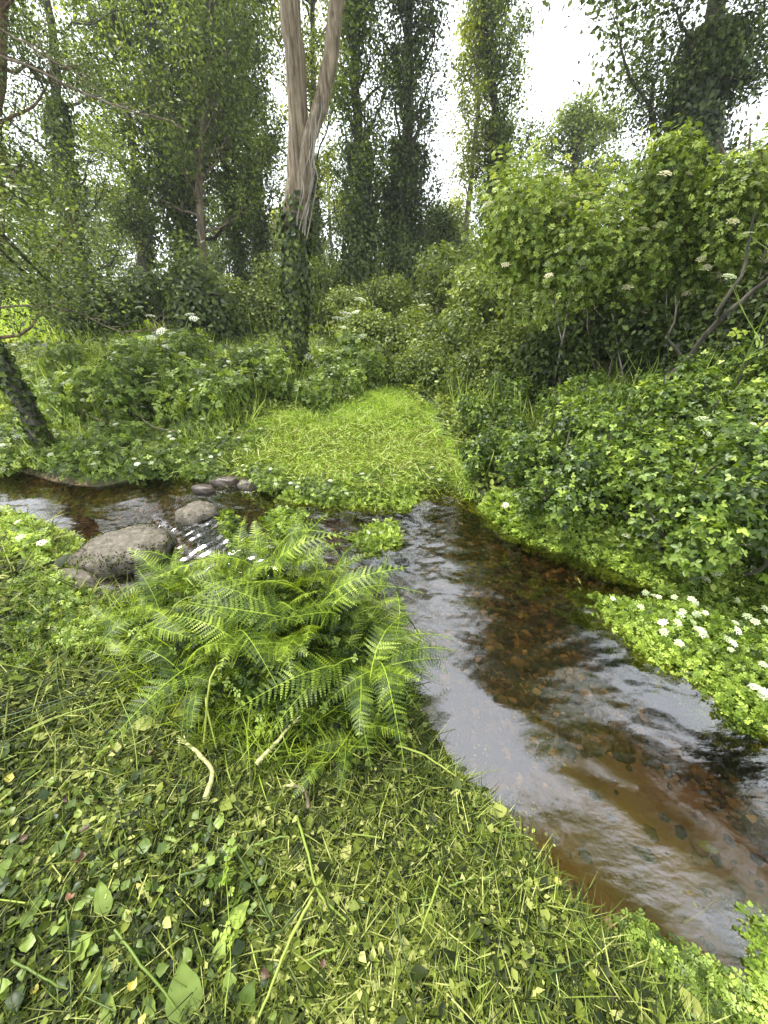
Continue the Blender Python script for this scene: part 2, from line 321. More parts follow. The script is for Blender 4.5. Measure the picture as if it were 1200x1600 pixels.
def water_mat():
    m, N, K = new_mat('stream_water')
    fr = N.new('ShaderNodeFresnel'); fr.inputs[0].default_value = 2.3
    gl = N.new('ShaderNodeBsdfGlossy'); gl.inputs['Roughness'].default_value = .05; gl.inputs['Color'].default_value = (1, 1, 1, 1)
    tp = N.new('ShaderNodeBsdfTransparent'); tp.inputs[0].default_value = (.84, .70, .48, 1)
    g = N.new('ShaderNodeNewGeometry'); n = N.new('ShaderNodeTexNoise'); n.inputs['Scale'].default_value = 22; n.inputs['Detail'].default_value = 3
    mp = N.new('ShaderNodeMapping'); mp.inputs['Scale'].default_value = (1, 2.2, 1); mp.inputs['Rotation'].default_value = (0, 0, .5)
    bp = N.new('ShaderNodeBump'); bp.inputs['Strength'].default_value = .05; bp.inputs['Distance'].default_value = .012
    K(g.outputs['Position'], mp.inputs[0]); K(mp.outputs[0], n.inputs['Vector']); K(n.outputs['Fac'], bp.inputs['Height']); K(bp.outputs[0], gl.inputs['Normal']); K(bp.outputs[0], fr.inputs['Normal'])
    mx = N.new('ShaderNodeMixShader'); K(fr.outputs[0], mx.inputs[0]); K(tp.outputs[0], mx.inputs[1]); K(gl.outputs[0], mx.inputs[2])
    a = N.new('ShaderNodeAttribute'); a.attribute_name = 'tint'; nf = N.new('ShaderNodeTexNoise'); nf.inputs['Scale'].default_value = 110; nf.inputs['Detail'].default_value = 4
    mf = N.new('ShaderNodeMapping'); mf.inputs['Scale'].default_value = (1, .35, 1); mf.inputs['Rotation'].default_value = (0, 0, .6); K(g.outputs['Position'], mf.inputs[0]); K(mf.outputs[0], nf.inputs['Vector'])
    mu = N.new('ShaderNodeMath'); mu.operation = 'MULTIPLY'; K(a.outputs['Fac'], mu.inputs[0]); K(nf.outputs['Fac'], mu.inputs[1])
    mr_ = N.new('ShaderNodeMapRange'); mr_.inputs[1].default_value = .42; mr_.inputs[2].default_value = .85; K(mu.outputs[0], mr_.inputs[0])
    fo = N.new('ShaderNodeBsdfDiffuse'); fo.inputs[0].default_value = (.7, .74, .76, 1); mx2 = N.new('ShaderNodeMixShader')
    K(mr_.outputs[0], mx2.inputs[0]); K(mx.outputs[0], mx2.inputs[1]); K(fo.outputs[0], mx2.inputs[2])
    o = N.new('ShaderNodeOutputMaterial'); K(mx2.outputs[0], o.inputs[0]); return m
tag(mb.build('water', water_mat(), sm=True), kind='structure')

# ------------------------------------------------------------------ stones
def ico(sub):
    import bmesh
    b = bmesh.new(); bmesh.ops.create_icosphere(b, subdivisions=sub, radius=1); V = np.array([v.co[:] for v in b.verts]); Fq = np.array([[v.index for v in f.verts] for f in b.faces]); b.free(); return V, Fq
def stonemat(name, cols, scale=9, rough=.85):
    m, N, K = new_mat(name); t = N.new('ShaderNodeTexCoord'); n = N.new('ShaderNodeTexNoise'); n.inputs['Scale'].default_value = scale; n.inputs['Detail'].default_value = 12; n.inputs['Roughness'].default_value = .7
    a = N.new('ShaderNodeAttribute'); a.attribute_name = 'tint'; ad = N.new('ShaderNodeMath'); ad.operation = 'ADD'; ms = N.new('ShaderNodeMath'); ms.operation = 'MULTIPLY_ADD'; ms.inputs[1].default_value = .7; ms.inputs[2].default_value = -.35
    K(a.outputs['Fac'], ms.inputs[0]); K(n.outputs['Fac'], ad.inputs[0]); K(ms.outputs[0], ad.inputs[1])
    r = ramp(N, [(.2 + .6 * i / (len(cols) - 1), c) for i, c in enumerate(cols)]); b = N.new('ShaderNodeBsdfPrincipled'); b.inputs['Roughness'].default_value = rough
    bp = N.new('ShaderNodeBump'); bp.inputs['Distance'].default_value = .02; bp.inputs['Strength'].default_value = .8; o = N.new('ShaderNodeOutputMaterial')
    K(t.outputs['Object'], n.inputs['Vector']); K(ad.outputs[0], r.inputs[0]); K(r.outputs[0], b.inputs['Base Color']); K(n.outputs['Fac'], bp.inputs['Height']); K(bp.outputs[0], b.inputs['Normal']); K(b.outputs[0], o.inputs[0]); return m
M['rock'] = stonemat('boulder_stone', [(.014, .013, .008), (.065, .055, .040), (.15, .13, .10), (.30, .27, .215)], 26)
M['wetrock'] = stonemat('wet_stone', [(.02, .014, .010), (.06, .045, .035), (.12, .09, .07)], 9, .35)
M['pebble'] = stonemat('pebble_stone', [(.02, .013, .007), (.08, .05, .02), (.21, .135, .055), (.5, .37, .2)], 12)
I1, I2, I4 = ico(1), ico(2), ico(4)
def rock(px, py, w, dpt, hh, label, mat='rock', rz=0., z=0., flatp=.5, litter=0, name='boulder', cat='rock', group=None):
    c = flat(px, py, z); V = I4[0].copy(); g = np.random.default_rng(int(px * 7 + py))
    k = g.uniform(0, 9); n_ = .20 * nz2(V[:, 0] + V[:, 2], V[:, 1] + k, 2.2, k) + .04 * nz2(V[:, 0] - V[:, 2], V[:, 1], 6, k) + .012 * nz2(V[:, 0] + V[:, 2] * 2, V[:, 1], 17, k)
    V = V * (1 + n_[:, None]); V[:, 2] = np.where(V[:, 2] > flatp, flatp + (V[:, 2] - flatp) * .3, V[:, 2]); V = V * np.array([w / 2, dpt / 2, hh])
    th = thing(name, label, cat, c, rz, group); mb = MB(); mb.add(V, I4[1], .5); mb.build('stone', mat, th, True)
    if litter:
        mb = MB(); fc = I4[1][g.integers(0, len(I4[1]), litter)]; wb = g.dirichlet((1, 1, 1), litter)[..., None]; q = (V[fc] * wb).sum(1) * 1.01; q = q[q[:, 2] > -.1 * hh]; litter = len(q)
        q[:, :2] += g.normal(size=(litter, 2)) * .003; on = unit(q / np.array([w / 2, dpt / 2, hh]) ** 2)
        keep = (on[:, 2] < .62 + .1 * g.normal(size=litter)) | (g.uniform(size=litter) < .02); q = q[keep] + on[keep] * .004; on = on[keep]; n1 = len(q)
        scatter(mb, LEAF, q, basis(on + g.normal(size=(n1, 3)) * .25), g.uniform(.005, .02, n1), g.uniform(.0, .8, n1) ** 1.6); mb.build('clippings', 'cut', th)['kind'] = 'stuff'
    return th
rock(198, 868, .60, .46, .24, 'largest grey brown boulder with flat top and clippings on its sides, in the stream', litter=3600, rz=.2, flatp=.36)
rock(312, 812, .32, .28, .18, 'rounded brown boulder beside the little rapid, right of the big flat one', litter=500)
rock(105, 912, .34, .22, .07, 'low brown stone in cut greens just below the big flat boulder', z=.11, litter=260)
rock(28, 940, .16, .13, .07, 'small dark stone half buried in greens at left edge', 'wetrock', z=.06)
rock(318, 765, .2, .12, .07, 'dark wet flat stone at the far bank beyond the rounded boulder', 'wetrock', z=.06)
rock(352, 754, .26, .14, .09, 'dark stone under the mown bank, upstream of the rapid', 'wetrock', z=.07)
rock(395, 757, .26, .16, .08, 'brown stone at the edge of the mown bank above the rapid', 'wetrock', z=.07, litter=120)
rock(245, 905, .22, .16, .05, 'wet reddish stone in the shallow water below the big flat boulder', 'wetrock', z=.0)
# gravel on the bed
def on_bed(n, P=None):
    q = sample_poly(POLY if P is None else P, n); return q
NEARW = np.array([tuple(flat(*p)[:2]) for p in [(500, 830), (640, 800), (700, 775), (800, 838), (960, 893), (1200, 985), (1350, 1300), (1200, 1600), (930, 1440), (785, 1275), (645, 1100), (520, 965), (380, 950), (250, 930)]])
q = sample_poly(NEARW, 11000); sand_d = np.hypot(q[:, 0] - .95, q[:, 1] - .42); q = q[(sdist(q[:, 0], q[:, 1]) < -.04)]; sand_d = np.hypot(q[:, 0] - .95, q[:, 1] - .42); q = q[(sand_d > .5) | (rng.uniform(size=len(q)) < .05)]
r = np.minimum(rng.gamma(3, .0034, len(q)) + .005, .028); P = np.column_stack([q, hgt(q[:, 0], q[:, 1]) + r * .2]); mb = MB()
scatter(mb, (I2[0] * np.array([1, 1, .6]) * (1 + .12 * np.sin(I2[0][:, :1] * 5 + I2[0][:, 1:2] * 4)), [I2[1]]), P, basis(np.array([0, 0, 1.]) + rng.normal(size=P.shape) * .25), np.column_stack([r, r * rng.uniform(.7, 1.4, len(r)), r]), np.clip(rng.beta(1.6, 3.6, len(r)), 0, 1))
tag(mb.build('gravel', 'pebble', sm=True), 'brown gravel covering the bed of the clear stream', 'gravel', kind='stuff')
for (px, py, s, lb) in [(443, 487, 0, 0)]: pass
PEB = [(820, 1020, .022, 'pale oval pebble in mid stream, highest of the pale pebbles'), (818, 990, .02, 'small tan pebble on the bed'), (838, 1082, .024, 'orange pebble below the pale oval pebble, mid stream'),
       (834, 1162, .028, 'biggest tan pebble on the bed, where the sky reflection meets the dark bed'), (766, 1060, .016, 'small orange pebble near the ferny bank'), (885, 1067, .02, 'reddish pebble in front of the hanging greens'),
       (914, 1120, .02, 'brown pebble under the right hand green bed edge'), (870, 1118, .018, 'dark orange pebble deep in the middle of the pool'), (1140, 1217, .03, 'flat tan pebble near right edge of the sandy shallow'),
       (1172, 1280, .026, 'yellowish pebble at right edge below the flat tan one'), (900, 905, .02, 'tan pebble in the far shallow by the right bank')]
for px, py, s, lb in PEB:
    p = at(px, py); V = I4[0] * np.array([s, s * .75, s * .5]); V = V * (1 + .08 * nz2(V[:, :1] * 60, V[:, 1:2] * 60, 1, px)); mb = MB(); mb.add(V, I4[1], .95)
    o = mb.build('pebble', 'pebble', sm=True); o.location = (p[0], p[1], p[2] + s * .3); o.rotation_euler.z = px; tag(o, lb, 'pebble', 'pale pebbles on the stream bed')

# ------------------------------------------------------------------ patches of growth
def world_poly(px, z=None): return np.array([(flat(*p, z) if z is not None else at(*p))[:2] for p in px])
def patch(P, n, tpl, size, H, mat, edge=.3, up=.7, floor=None, tint=(.5, .2, .2), ts=2.5, name='x', jit=0., deep=.5, parent=None, head=None, low=0., mb=None, build=True):
    q = sample_poly(P, n); d = -sdist(q[:, 0], q[:, 1], P)
    top = H * (low + (1 - low) * smooth(d / edge)) * (.75 + .25 * nz2(q[:, 0], q[:, 1], 4.5 / max(H, .12) ** .5, n % 7))
    g = hgt(q[:, 0], q[:, 1]) if floor is None else np.maximum(hgt(q[:, 0], q[:, 1]), floor)
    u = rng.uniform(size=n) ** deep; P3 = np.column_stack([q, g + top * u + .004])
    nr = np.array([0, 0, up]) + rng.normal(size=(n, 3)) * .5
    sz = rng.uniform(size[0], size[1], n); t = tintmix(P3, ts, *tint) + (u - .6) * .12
    own = mb is None; mb = mb or MB(); hd = None
    if head is not None: hd = np.array(head) + rng.normal(size=(n, 3)) * .6
    scatter(mb, tpl, P3, basis(nr, hd), sz, t)
    return mb.build(name, mat, parent) if build else mb
# low undergrowth everywhere except the lawn, path and near bank
LAWN = np.array([flat(*p, .15)[:2] for p in [(300, 750), (272, 728), (375, 682), (428, 648), (560, 632), (575, 600), (600, 585), (635, 612), (690, 690), (720, 740), (735, 790), (700, 775), (655, 782), (620, 800), (520, 792), (420, 778)]])
NEAR = np.array([(-2.6, -.4)] + [tuple(flat(*p)[:2]) for p in [(0, 815), (60, 830), (100, 850), (106, 895), (160, 942), (235, 955), (330, 942), (420, 955), (520, 975), (600, 1020), (650, 1105), (704, 1200), (788, 1285), (853, 1370), (935, 1450), (1014, 1530), (1100, 1605)]] + [(1.2, -.45)])
mb = MB()
for (x0, x1, y0, y1, n, s) in [(-7, .5, 3.3, 9, 60000, (.03, .07)), (.7, 7, 2., 9, 60000, (.03, .07)), (-22, 22, 9, 26, 70000, (.08, .18)), (1.4, 4.5, .4, 2.4, 14000, (.02, .05)), (-9, -2.3, -1, 2.9, 26000, (.03, .06)), (-15, -7, 3, 9, 18000, (.05, .1)), (7, 13, 0, 9, 12000, (.06, .12)), (3.4, 7, -2, 2, 9000, (.04, .08))]:
    q = rng.uniform((x0, y0), (x1, y1), (n, 2)); q = q[(sdist(q[:, 0], q[:, 1], LAWN) > -.05 + .12 * nz2(q[:, 0], q[:, 1], 5, 1)) & (sdist(q[:, 0], q[:, 1]) > .02)]
    q = q[~((q[:, 0] < -4.8) & (q[:, 1] > 9.5))]; q = q[sdist(q[:, 0], q[:, 1], NEAR) > -.1]
    m = len(q); hh = (.10 + .10 * nz2(q[:, 0], q[:, 1], 2.1, 3)) * (1 + (q[:, 1] > 9) * 1.5)
    P3 = np.column_stack([q, hgt(q[:, 0], q[:, 1]) + np.abs(hh) * rng.uniform(size=m)])
    scatter(mb, OVAL if y1 < 10 else LEAF, P3, basis(np.array([0, 0, .8]) + rng.normal(size=(m, 3)) * .5), rng.uniform(*s, m), tintmix(P3, 1.3))
tag(mb.build('undergrowth', 'shrub'), 'low leafy undergrowth covering the banks behind the stream', 'undergrowth', kind='stuff')
# far bright meadow, seen low on the left
mb = MB(); q = rng.uniform((-30, 9.5), (-4.5, 34), (45000, 2)); P3 = np.column_stack([q, hgt(q[:, 0], q[:, 1])])
scatter(mb, BLADE, P3, basis(rng.normal(size=P3.shape) * [1, 1, .2], np.array([0, 0, 1.]) + rng.normal(size=P3.shape) * .3), np.column_stack([np.full(len(q), .55), rng.uniform(.2, .5, len(q)), np.full(len(q), .3)]), tintmix(P3, 1, .6))
tag(mb.build('meadow_grass', 'grass'), 'bright green meadow grass beyond the trees at left', 'grass', kind='stuff')
# mown lawn with clippings
mb = MB(); q = rng.uniform(LAWN.min(0) - .5, LAWN.max(0) + .5, (150000, 2)); q = q[(sdist(q[:, 0], q[:, 1], LAWN) < .12 + .16 * nz2(q[:, 0], q[:, 1], 5, 1)) & (sdist(q[:, 0], q[:, 1]) > .02)]; P3 = np.column_stack([q, hgt(q[:, 0], q[:, 1])]); n = len(q); fl = rng.uniform(size=n) < .45
hd = np.where(fl[:, None], rng.normal(size=(n, 3)) * [1, 1, .15], np.array([0, 0, 1.]) + rng.normal(size=(n, 3)) * .5)
fresh = smooth(1 - np.hypot((q[:, 0] + .6) / 1.3, (q[:, 1] - 5.6) / 1.0))
scatter(mb, BLADE, P3 + [0, 0, .006], basis(rng.normal(size=(n, 3)) + [0, 0, .5], hd), np.column_stack([rng.uniform(.05, .11, n), (rng.uniform(.03, .09, n)) * (1 + .5 * nz2(q[:, 0], q[:, 1], 7, 2)), rng.uniform(.03, .07, n)]), .5 + rng.normal(size=n) * .2 + np.where(fl, .25, 0) * (1 - fresh) + .12 * fresh + .16 * nz2(q[:, 0], q[:, 1], 6, 5))
tag(mb.build('mown_grass', 'grass'), 'short bright mown grass strewn with clippings in the clearing', 'grass', kind='stuff')
mb = MB(); q = sample_poly(LAWN, 26000); dd = np.hypot((q[:, 0] + .6) / 1.3, (q[:, 1] - 5.4) / .9); q = q[dd > rng.uniform(.6, 1.6, len(q))]; n = len(q)
P3 = np.column_stack([q, hgt(q[:, 0], q[:, 1]) + rng.uniform(.01, .05 + .05 * smooth((4.4 - q[:, 1])), n)])
scatter(mb, LEAF, P3, basis(np.array([0, 0, .8]) + rng.normal(size=(n, 3)) * .5), np.column_stack([rng.uniform(.006, .018, n), rng.uniform(.02, .06, n), rng.uniform(.02, .06, n)]), tintmix(P3, 2, .60, .12, .16))
tag(mb.build('lawn_clippings', 'cut'), 'olive cut leaves and stems lying on the mown clearing', 'clippings', kind='stuff')

mb = MB(); q = rng.uniform(LAWN.min(0) - .3, LAWN.max(0) + .3, (18000, 2)); q = q[(sdist(q[:, 0], q[:, 1], LAWN) < .1) & (sdist(q[:, 0], q[:, 1]) > .03)]; dd = np.hypot((q[:, 0] + .5) / 1.1, (q[:, 1] - 5.3) / .9); q = q[(dd > rng.uniform(.5, 1.7, len(q))) | (rng.uniform(size=len(q)) < .12)]; n = len(q)
P3 = np.column_stack([q, hgt(q[:, 0], q[:, 1]) + rng.uniform(.03, .075, n)]); scatter(mb, BLADE, P3, basis(np.array([0, 0, 1.]) + rng.normal(size=(n, 3)) * .3), np.column_stack([rng.uniform(.06, .13, n), rng.uniform(.04, .16, n), rng.uniform(.02, .1, n)]), rng.uniform(.4, .95, n))
tag(mb.build('dry_clippings', 'grass'), 'pale strawy clippings lying on the mown clearing', 'clippings', kind='stuff')
# tall loose grass standing among the herbs
mb = MB()
for (x0, x1, y0, y1, n, h0) in [(-6, -.8, 4., 8.5, 5000, .45), (.8, 5, 3, 8, 5000, .5), (-4, .5, 3.3, 4.6, 5000, .18), (-20, 12, 9, 15, 9000, .7)]:
    q = rng.uniform((x0, y0), (x1, y1), (n, 2)); q = q[(sdist(q[:, 0], q[:, 1], LAWN) > .0) & (sdist(q[:, 0], q[:, 1]) > .04) & (nz2(q[:, 0], q[:, 1], 1.7, 8) > -.25)]; m = len(q); P3 = np.column_stack([q, hgt(q[:, 0], q[:, 1])]); hh = h0 * rng.uniform(.6, 1.5, m) * (.75 + .5 * nz2(q[:, 0], q[:, 1], 1.3, 4))
    scatter(mb, BLADE, P3, basis(rng.normal(size=(m, 3)), np.array([0, 0, 1.]) + rng.normal(size=(m, 3)) * .28), np.column_stack([rng.uniform(.10, .2, m), np.abs(hh) + .1, hh * 1.2]), rng.uniform(.1, 1, m))
tag(mb.build('tall_grass', 'herb'), 'long loose grass blades standing among the herbs and bushes', 'grass', kind='stuff')
# near bank: deep litter of chopped greens
def litter(P, n, H, name, label, zmax=.06):
    mb = MB()
    k1, k2, k3 = int(n * .46), int(n * .42), int(n * .12)
    for k, tpl, sz in ((k1, LEAF, None), (k2, BLADE, None), (k3, OVAL, None)):
        # denser close to the camera
        q = sample_poly(P, k * 3); r_ = np.hypot(q[:, 0], q[:, 1] - .1); w = np.exp(-r_ / 1.1); q = q[rng.uniform(size=len(q)) < w / w.max() * .9 + .05][:k]; k = len(q)
        far = 1 + .6 * np.clip(np.hypot(q[:, 0], q[:, 1]) - .9, 0, 2)
        z = hgt(q[:, 0], q[:, 1]); h_ = zmax * (.5 + .5 * nz2(q[:, 0], q[:, 1], 14, 2)) + .012
        P3 = np.column_stack([q, z + h_ * rng.uniform(size=k) ** .7]); nr = np.array([0, 0, 1.]) + rng.normal(size=(k, 3)) * .42
        if tpl is LEAF: s = rng.uniform(.008, .030, k) * far; s = np.column_stack([s * rng.uniform(.6, 1.5, k), s, s])
        elif tpl is OVAL: s = rng.gamma(4, .0058, k) * far; s = np.column_stack([s, s, s])
        else: s = np.column_stack([rng.uniform(.02, .06, k), rng.gamma(3, .018, k) + .015, rng.uniform(.02, .08, k)]) * far[:, None]
        t = tintmix(P3, 4, .42, .16, .24) + np.where(rng.uniform(size=k) < .05, .4, 0)
        scatter(mb, tpl, P3, basis(nr), s, t)
    return tag(mb.build(name, 'cut'), label, 'clippings', kind='stuff')
litter(NEAR, 150000, 0, 'cut_greens', 'thick litter of chopped leaves, grass and stems covering the near bank')
mb = MB(); q = sample_poly(NEAR, 30000); q = q[(-sdist(q[:, 0], q[:, 1], NEAR) < .2) | (q[:, 0] > .1)][:9000]; n = len(q); P3 = np.column_stack([q, hgt(q[:, 0], q[:, 1]) + rng.uniform(0, .05, n)])
scatter(mb, BLADE, P3, basis(np.array([0, 0, .5]) + rng.normal(size=(n, 3)) * .5, np.array([.5, .6, .0]) + rng.normal(size=(n, 3)) * [.6, .6, .25]), np.column_stack([rng.uniform(.02, .045, n), rng.uniform(.03, .08, n), rng.uniform(.03, .08, n)]), tintmix(P3, 3, .55, .2, .2))
tag(mb.build('bank_grass', 'herb'), 'fresh green grass along the near bank beside the pool', 'grass', kind='stuff')

LL = np.array([at(*p)[:2] for p in [(0, 1200), (200, 1220), (420, 1330), (460, 1599), (0, 1599)]]); mb = MB(); q = sample_poly(LL, 380); n = len(q)
P3 = np.column_stack([q, hgt(q[:, 0], q[:, 1]) + rng.uniform(.02, .062, n)]); V, Fq = ovate(7, .36, .05, 3)
scatter(mb, (V, [Fq[0]]), P3, basis(np.array([0, 0, 1.]) + rng.normal(size=(n, 3)) * .45), rng.gamma(6, .0040, n) + .005, tintmix(P3, 5, .5, .2, .28))
tag(mb.build('leaf_litter', 'dock', sm=True), 'torn soft green leaves lying thickly in the bottom left of the bank', 'leaves', kind='stuff')
# ------------------------------------------------------------------ ferns
def frond(L_, droop, seed, np_=21, w=.20, part=1.):
    g = np.random.default_rng(seed); mb = MB(); s = np.linspace(0, 1, 14)
    path = np.column_stack([.03 * L_ * np.sin(s * 3 + seed), L_ * (s - .12 * droop * s ** 2), L_ * (droop * (.55 * s - 1.0 * s ** 2.1))])
    tube(mb, path, np.linspace(.0032, .0008, 14) * (L_ / .5), 4, .95)
    T, Bm, tn = [], [], []
    for i in range(np_):
        u = .16 + .83 * (i / np_) ** .92; p = np.array([np.interp(u, s, path[:, k]) for k in range(3)]); q2 = np.array([np.interp(min(u + .02, 1), s, path[:, k]) for k in range(3)])
        tg = unit(q2 - p); prof = math.sin(min(1, (u - .08) / .34) * math.pi / 2) * (1 - u) ** .72 * 1.25
        pl = w * L_ * prof + .004
        for sd in (-1, 1):
            side = np.array([sd, 0, 0.]); dr = unit(side * 1.0 + tg * .38 + np.array([0, 0, -.12 + g.normal() * .08])); nrm = unit(np.cross(dr, tg) * (-sd)) * 1.; nrm = nrm if nrm[2] > 0 else -nrm
            m = max(4, int(8 * prof + 3)); acr = unit(np.cross(nrm, dr)); t_ = g.uniform(.25, .75)
            for j in range(m):
                v = (j + .5) / m; wl = .0066 * (L_ / .45) * (1 - v ** 1.6) * (.55 + .45 * prof) + .0008; c = p + dr * pl * v - np.array([0, 0, .12]) * pl * v * v
                for s2 in (-1, 1):
                    T.append(c); Bm.append(np.stack([dr * s2 * -1 if False else unit(dr), unit(acr * s2 + dr * .3), nrm], -1)); tn.append((wl * 2.0, pl / m * .62, t_ + g.normal() * .05))
    T = np.array(T); Bm = np.array(Bm); tn = np.array(tn)
    tp = (np.array([(-.55, 0, 0), (.55, 0, 0), (.42, .6, .04), (0.1, 1, 0), (-.42, .55, .04)]), [[(0, 1, 2, 3, 4)]])
    scatter(mb, tp, T, Bm, np.column_stack([tn[:, 1] * 1.15, tn[:, 0] * .75, tn[:, 0]]), tn[:, 2]); return mb
FR = []
for k, (L_, dr) in enumerate([(.42, .55), (.5, .8), (.36, .3), (.46, 1.1)]):
    o = frond(L_, dr, k + 1).build('frond', 'fern'); FR.append(o.data); bpy.data.objects.remove(o)
def fern(loc, n, label, tilt=.9, size=1., heading=None, spread=math.pi, group='ferns heaped on the near bank', g=None):
    g = g or np.random.default_rng(int(abs(loc[0] * 1000) + abs(loc[1]) * 333) + n)
    th = thing('fern', label, 'fern', loc, 0, group)
    n = int(n * 1.7); size *= .98
    for i in range(n):
        o = bpy.data.objects.new('frond', FR[g.integers(0, 4)]); COL.objects.link(o); o.parent = th
        a = (g.uniform(0, 2 * math.pi) if heading is None else heading + g.uniform(-spread, spread))
        o.rotation_euler = (g.normal(tilt, .22), g.normal(0, .3), a); s = size * g.uniform(.7, 1.15); o.scale = (s, s, s)
        o.location = (g.normal(0, .07), g.normal(0, .05), g.uniform(0, .09))
    return th
# (x,y world, n fronds, tilt (rad above level), size, heading)
mound = np.array([at(*p)[:2] for p in [(170, 1000), (250, 925), (380, 905), (520, 925), (610, 975), (650, 1060), (640, 1130), (560, 1190), (430, 1215), (300, 1170), (200, 1090)]])
patch(mound, 9000, FINE, (.03, .06), .20, 'fern', edge=.2, up=.5, tint=(.42, .15, .2), name='fern_heap').parent = None
fh = bpy.data.objects['fern_heap']; tag(fh, 'chopped fern and leafy greens heaped up under the standing fronds', 'heap', kind='stuff')
mb = MB(); q = sample_poly(mound, 9000); n = len(q); P3 = np.column_stack([q, hgt(q[:, 0], q[:, 1]) + rng.uniform(0, .10, n)])
scatter(mb, BLADE, P3, basis(rng.normal(size=(n, 3)), np.array([.2, -.3, .5]) + rng.normal(size=(n, 3)) * .8), np.column_stack([rng.uniform(.03, .07, n), rng.uniform(.08, .2, n), rng.uniform(.1, .25, n)]), tintmix(P3, 3, .6, .15, .2))
tag(mb.build('heap_grass', 'fern'), 'long grass blades sticking out of the fern heap', 'grass', kind='stuff')
mb = MB()
for k in range(60):
    q = sample_poly(mound, 1)[0]; a = rng.uniform(-2.6, .6); ln = rng.uniform(.12, .38); z = float(hgt(q[0], q[1])) + .05; e = q + np.array([math.cos(a), math.sin(a)]) * ln; z1 = float(hgt(e[0], e[1])) + rng.uniform(.02, .1)
    tube(mb, spline([(q[0], q[1], z), ((q[0] + e[0]) / 2, (q[1] + e[1]) / 2, max(z, z1) + rng.uniform(.02, .14)), (e[0], e[1], z1)], 8), [rng.uniform(.0012, .004)] * 8, 5, rng.uniform(0, .9))
tag(mb.build('heap_stems', 'stalk', sm=True), 'tangled green stems woven through the fern heap', 'stems', kind='stuff')
patch(mound, 2600, FINE, (.025, .055), .26, 'herb', edge=.2, up=.5, tint=(.45, .2, .25), name='heap_greens', deep=.35); tag(bpy.data.objects['heap_greens'], 'bright divided leaves mixed into the fern heap', 'leaves', kind='stuff')
FERNS = [(300, 960, 10, .7, .75, 'fern at the upper left shoulder of the heap'), (385, 930, 12, 1.05, .8, 'fern with upright fronds at the top of the heap, nearest the rapid'), (440, 945, 11, .95, .85, 'fern behind the heap crown with fronds arching both ways'),
         (520, 950, 11, 1.1, .85, 'tall upright fern at the back right of the heap beside the stream'), (580, 985, 10, .8, .66, 'fern at the right shoulder of the heap leaning over the water'),
         (605, 1060, 9, .5, .6, 'fern drooping over the water at the right end of the heap'), (480, 1020, 12, .8, .85, 'fern in the middle of the heap'), (560, 1080, 10, .45, .9, 'fern low on the right front of the heap'),
         (400, 1050, 10, .6, .8, 'fern left of the heap middle, above the torn stalks'), (250, 1020, 8, .5, .7, 'small fern low on the left side of the heap'), (330, 1090, 7, .4, .7, 'fern in the dark hollow on the left front of the heap'),
         (540, 1170, 7, .3, .7, 'flattened fern at the front foot of the heap')]
for px, py, n, ti, s, lb in FERNS:
    p = at(px, py); fern((p[0], p[1], p[2] + (.11 if py < 1100 else .05)), n, lb, ti, s)
o = bpy.data.objects.new('fern_frond', frond(.36, .15, 11).build('t', 'fern').data); bpy.data.objects.remove(bpy.data.objects['t']); COL.objects.link(o)
a_ = atY(415, 1085, .93); b_ = atY(535, 1150, .84); o.location = [float(c) for c in a_]; o.rotation_euler = Vector(b_ - a_).to_track_quat('Y', 'Z').to_euler(); tag(o, 'single cut frond lying bright on top of the heap front, pointing lower right', 'frond')

# ------------------------------------------------------------------ stalks, twigs and big leaves
def stalk(px, r, label, name='cut_stalk', mat='stalk', lift=.03, cat='stalk', group='cut stalks on the near bank', tint=.6, ns=7, z=None, leafy=0, torn=False):
    pts = []
    for k, p in enumerate(px):
        q = at(*p[:2]) if len(p) == 2 else atY(*p); pts.append(q + (np.array([0, 0, lift]) if len(p) == 2 else 0))
    r *= .72; C = wobble(spline(pts, 16), .005); b0 = C[0].copy(); mb = MB(); tube(mb, C - b0, np.linspace(r, r * .65, 16), ns, tint, rough=.06)
    if not leafy and not torn:
        o = mb.build(name, mat, sm=True); o.location = [float(c) for c in b0]; return tag(o, label, cat, group)
    th = thing(name, label, cat, b0, 0, group); mb.build('stem', 'torn' if torn and mat == 'stalk' else mat, th, True)
    if torn:
        e = C[-1] - b0; dd = unit(C[-1] - C[-3]); m2 = MB()
        for k in range(9):
            dr = unit(dd + rng.normal(size=3) * .35); ln = rng.uniform(.015, .05); tube(m2, [e - dd * .01, e + dr * ln * .6, e + dr * ln + [0, 0, -.004]], [r * .4, r * .28, r * .06], 5, .8)
        m2.build('torn_end', 'torn', th, True)
    if leafy:
        m2 = MB(); k = leafy; ii = rng.integers(4, 16, k); scatter(m2, FINE, C[ii] - b0, basis(np.array([0, 0, .6]) + rng.normal(size=(k, 3)) * .5), rng.uniform(.03, .07, k), rng.uniform(.3, .9, k)); m2.build('leaves', 'cress', th)
    return th
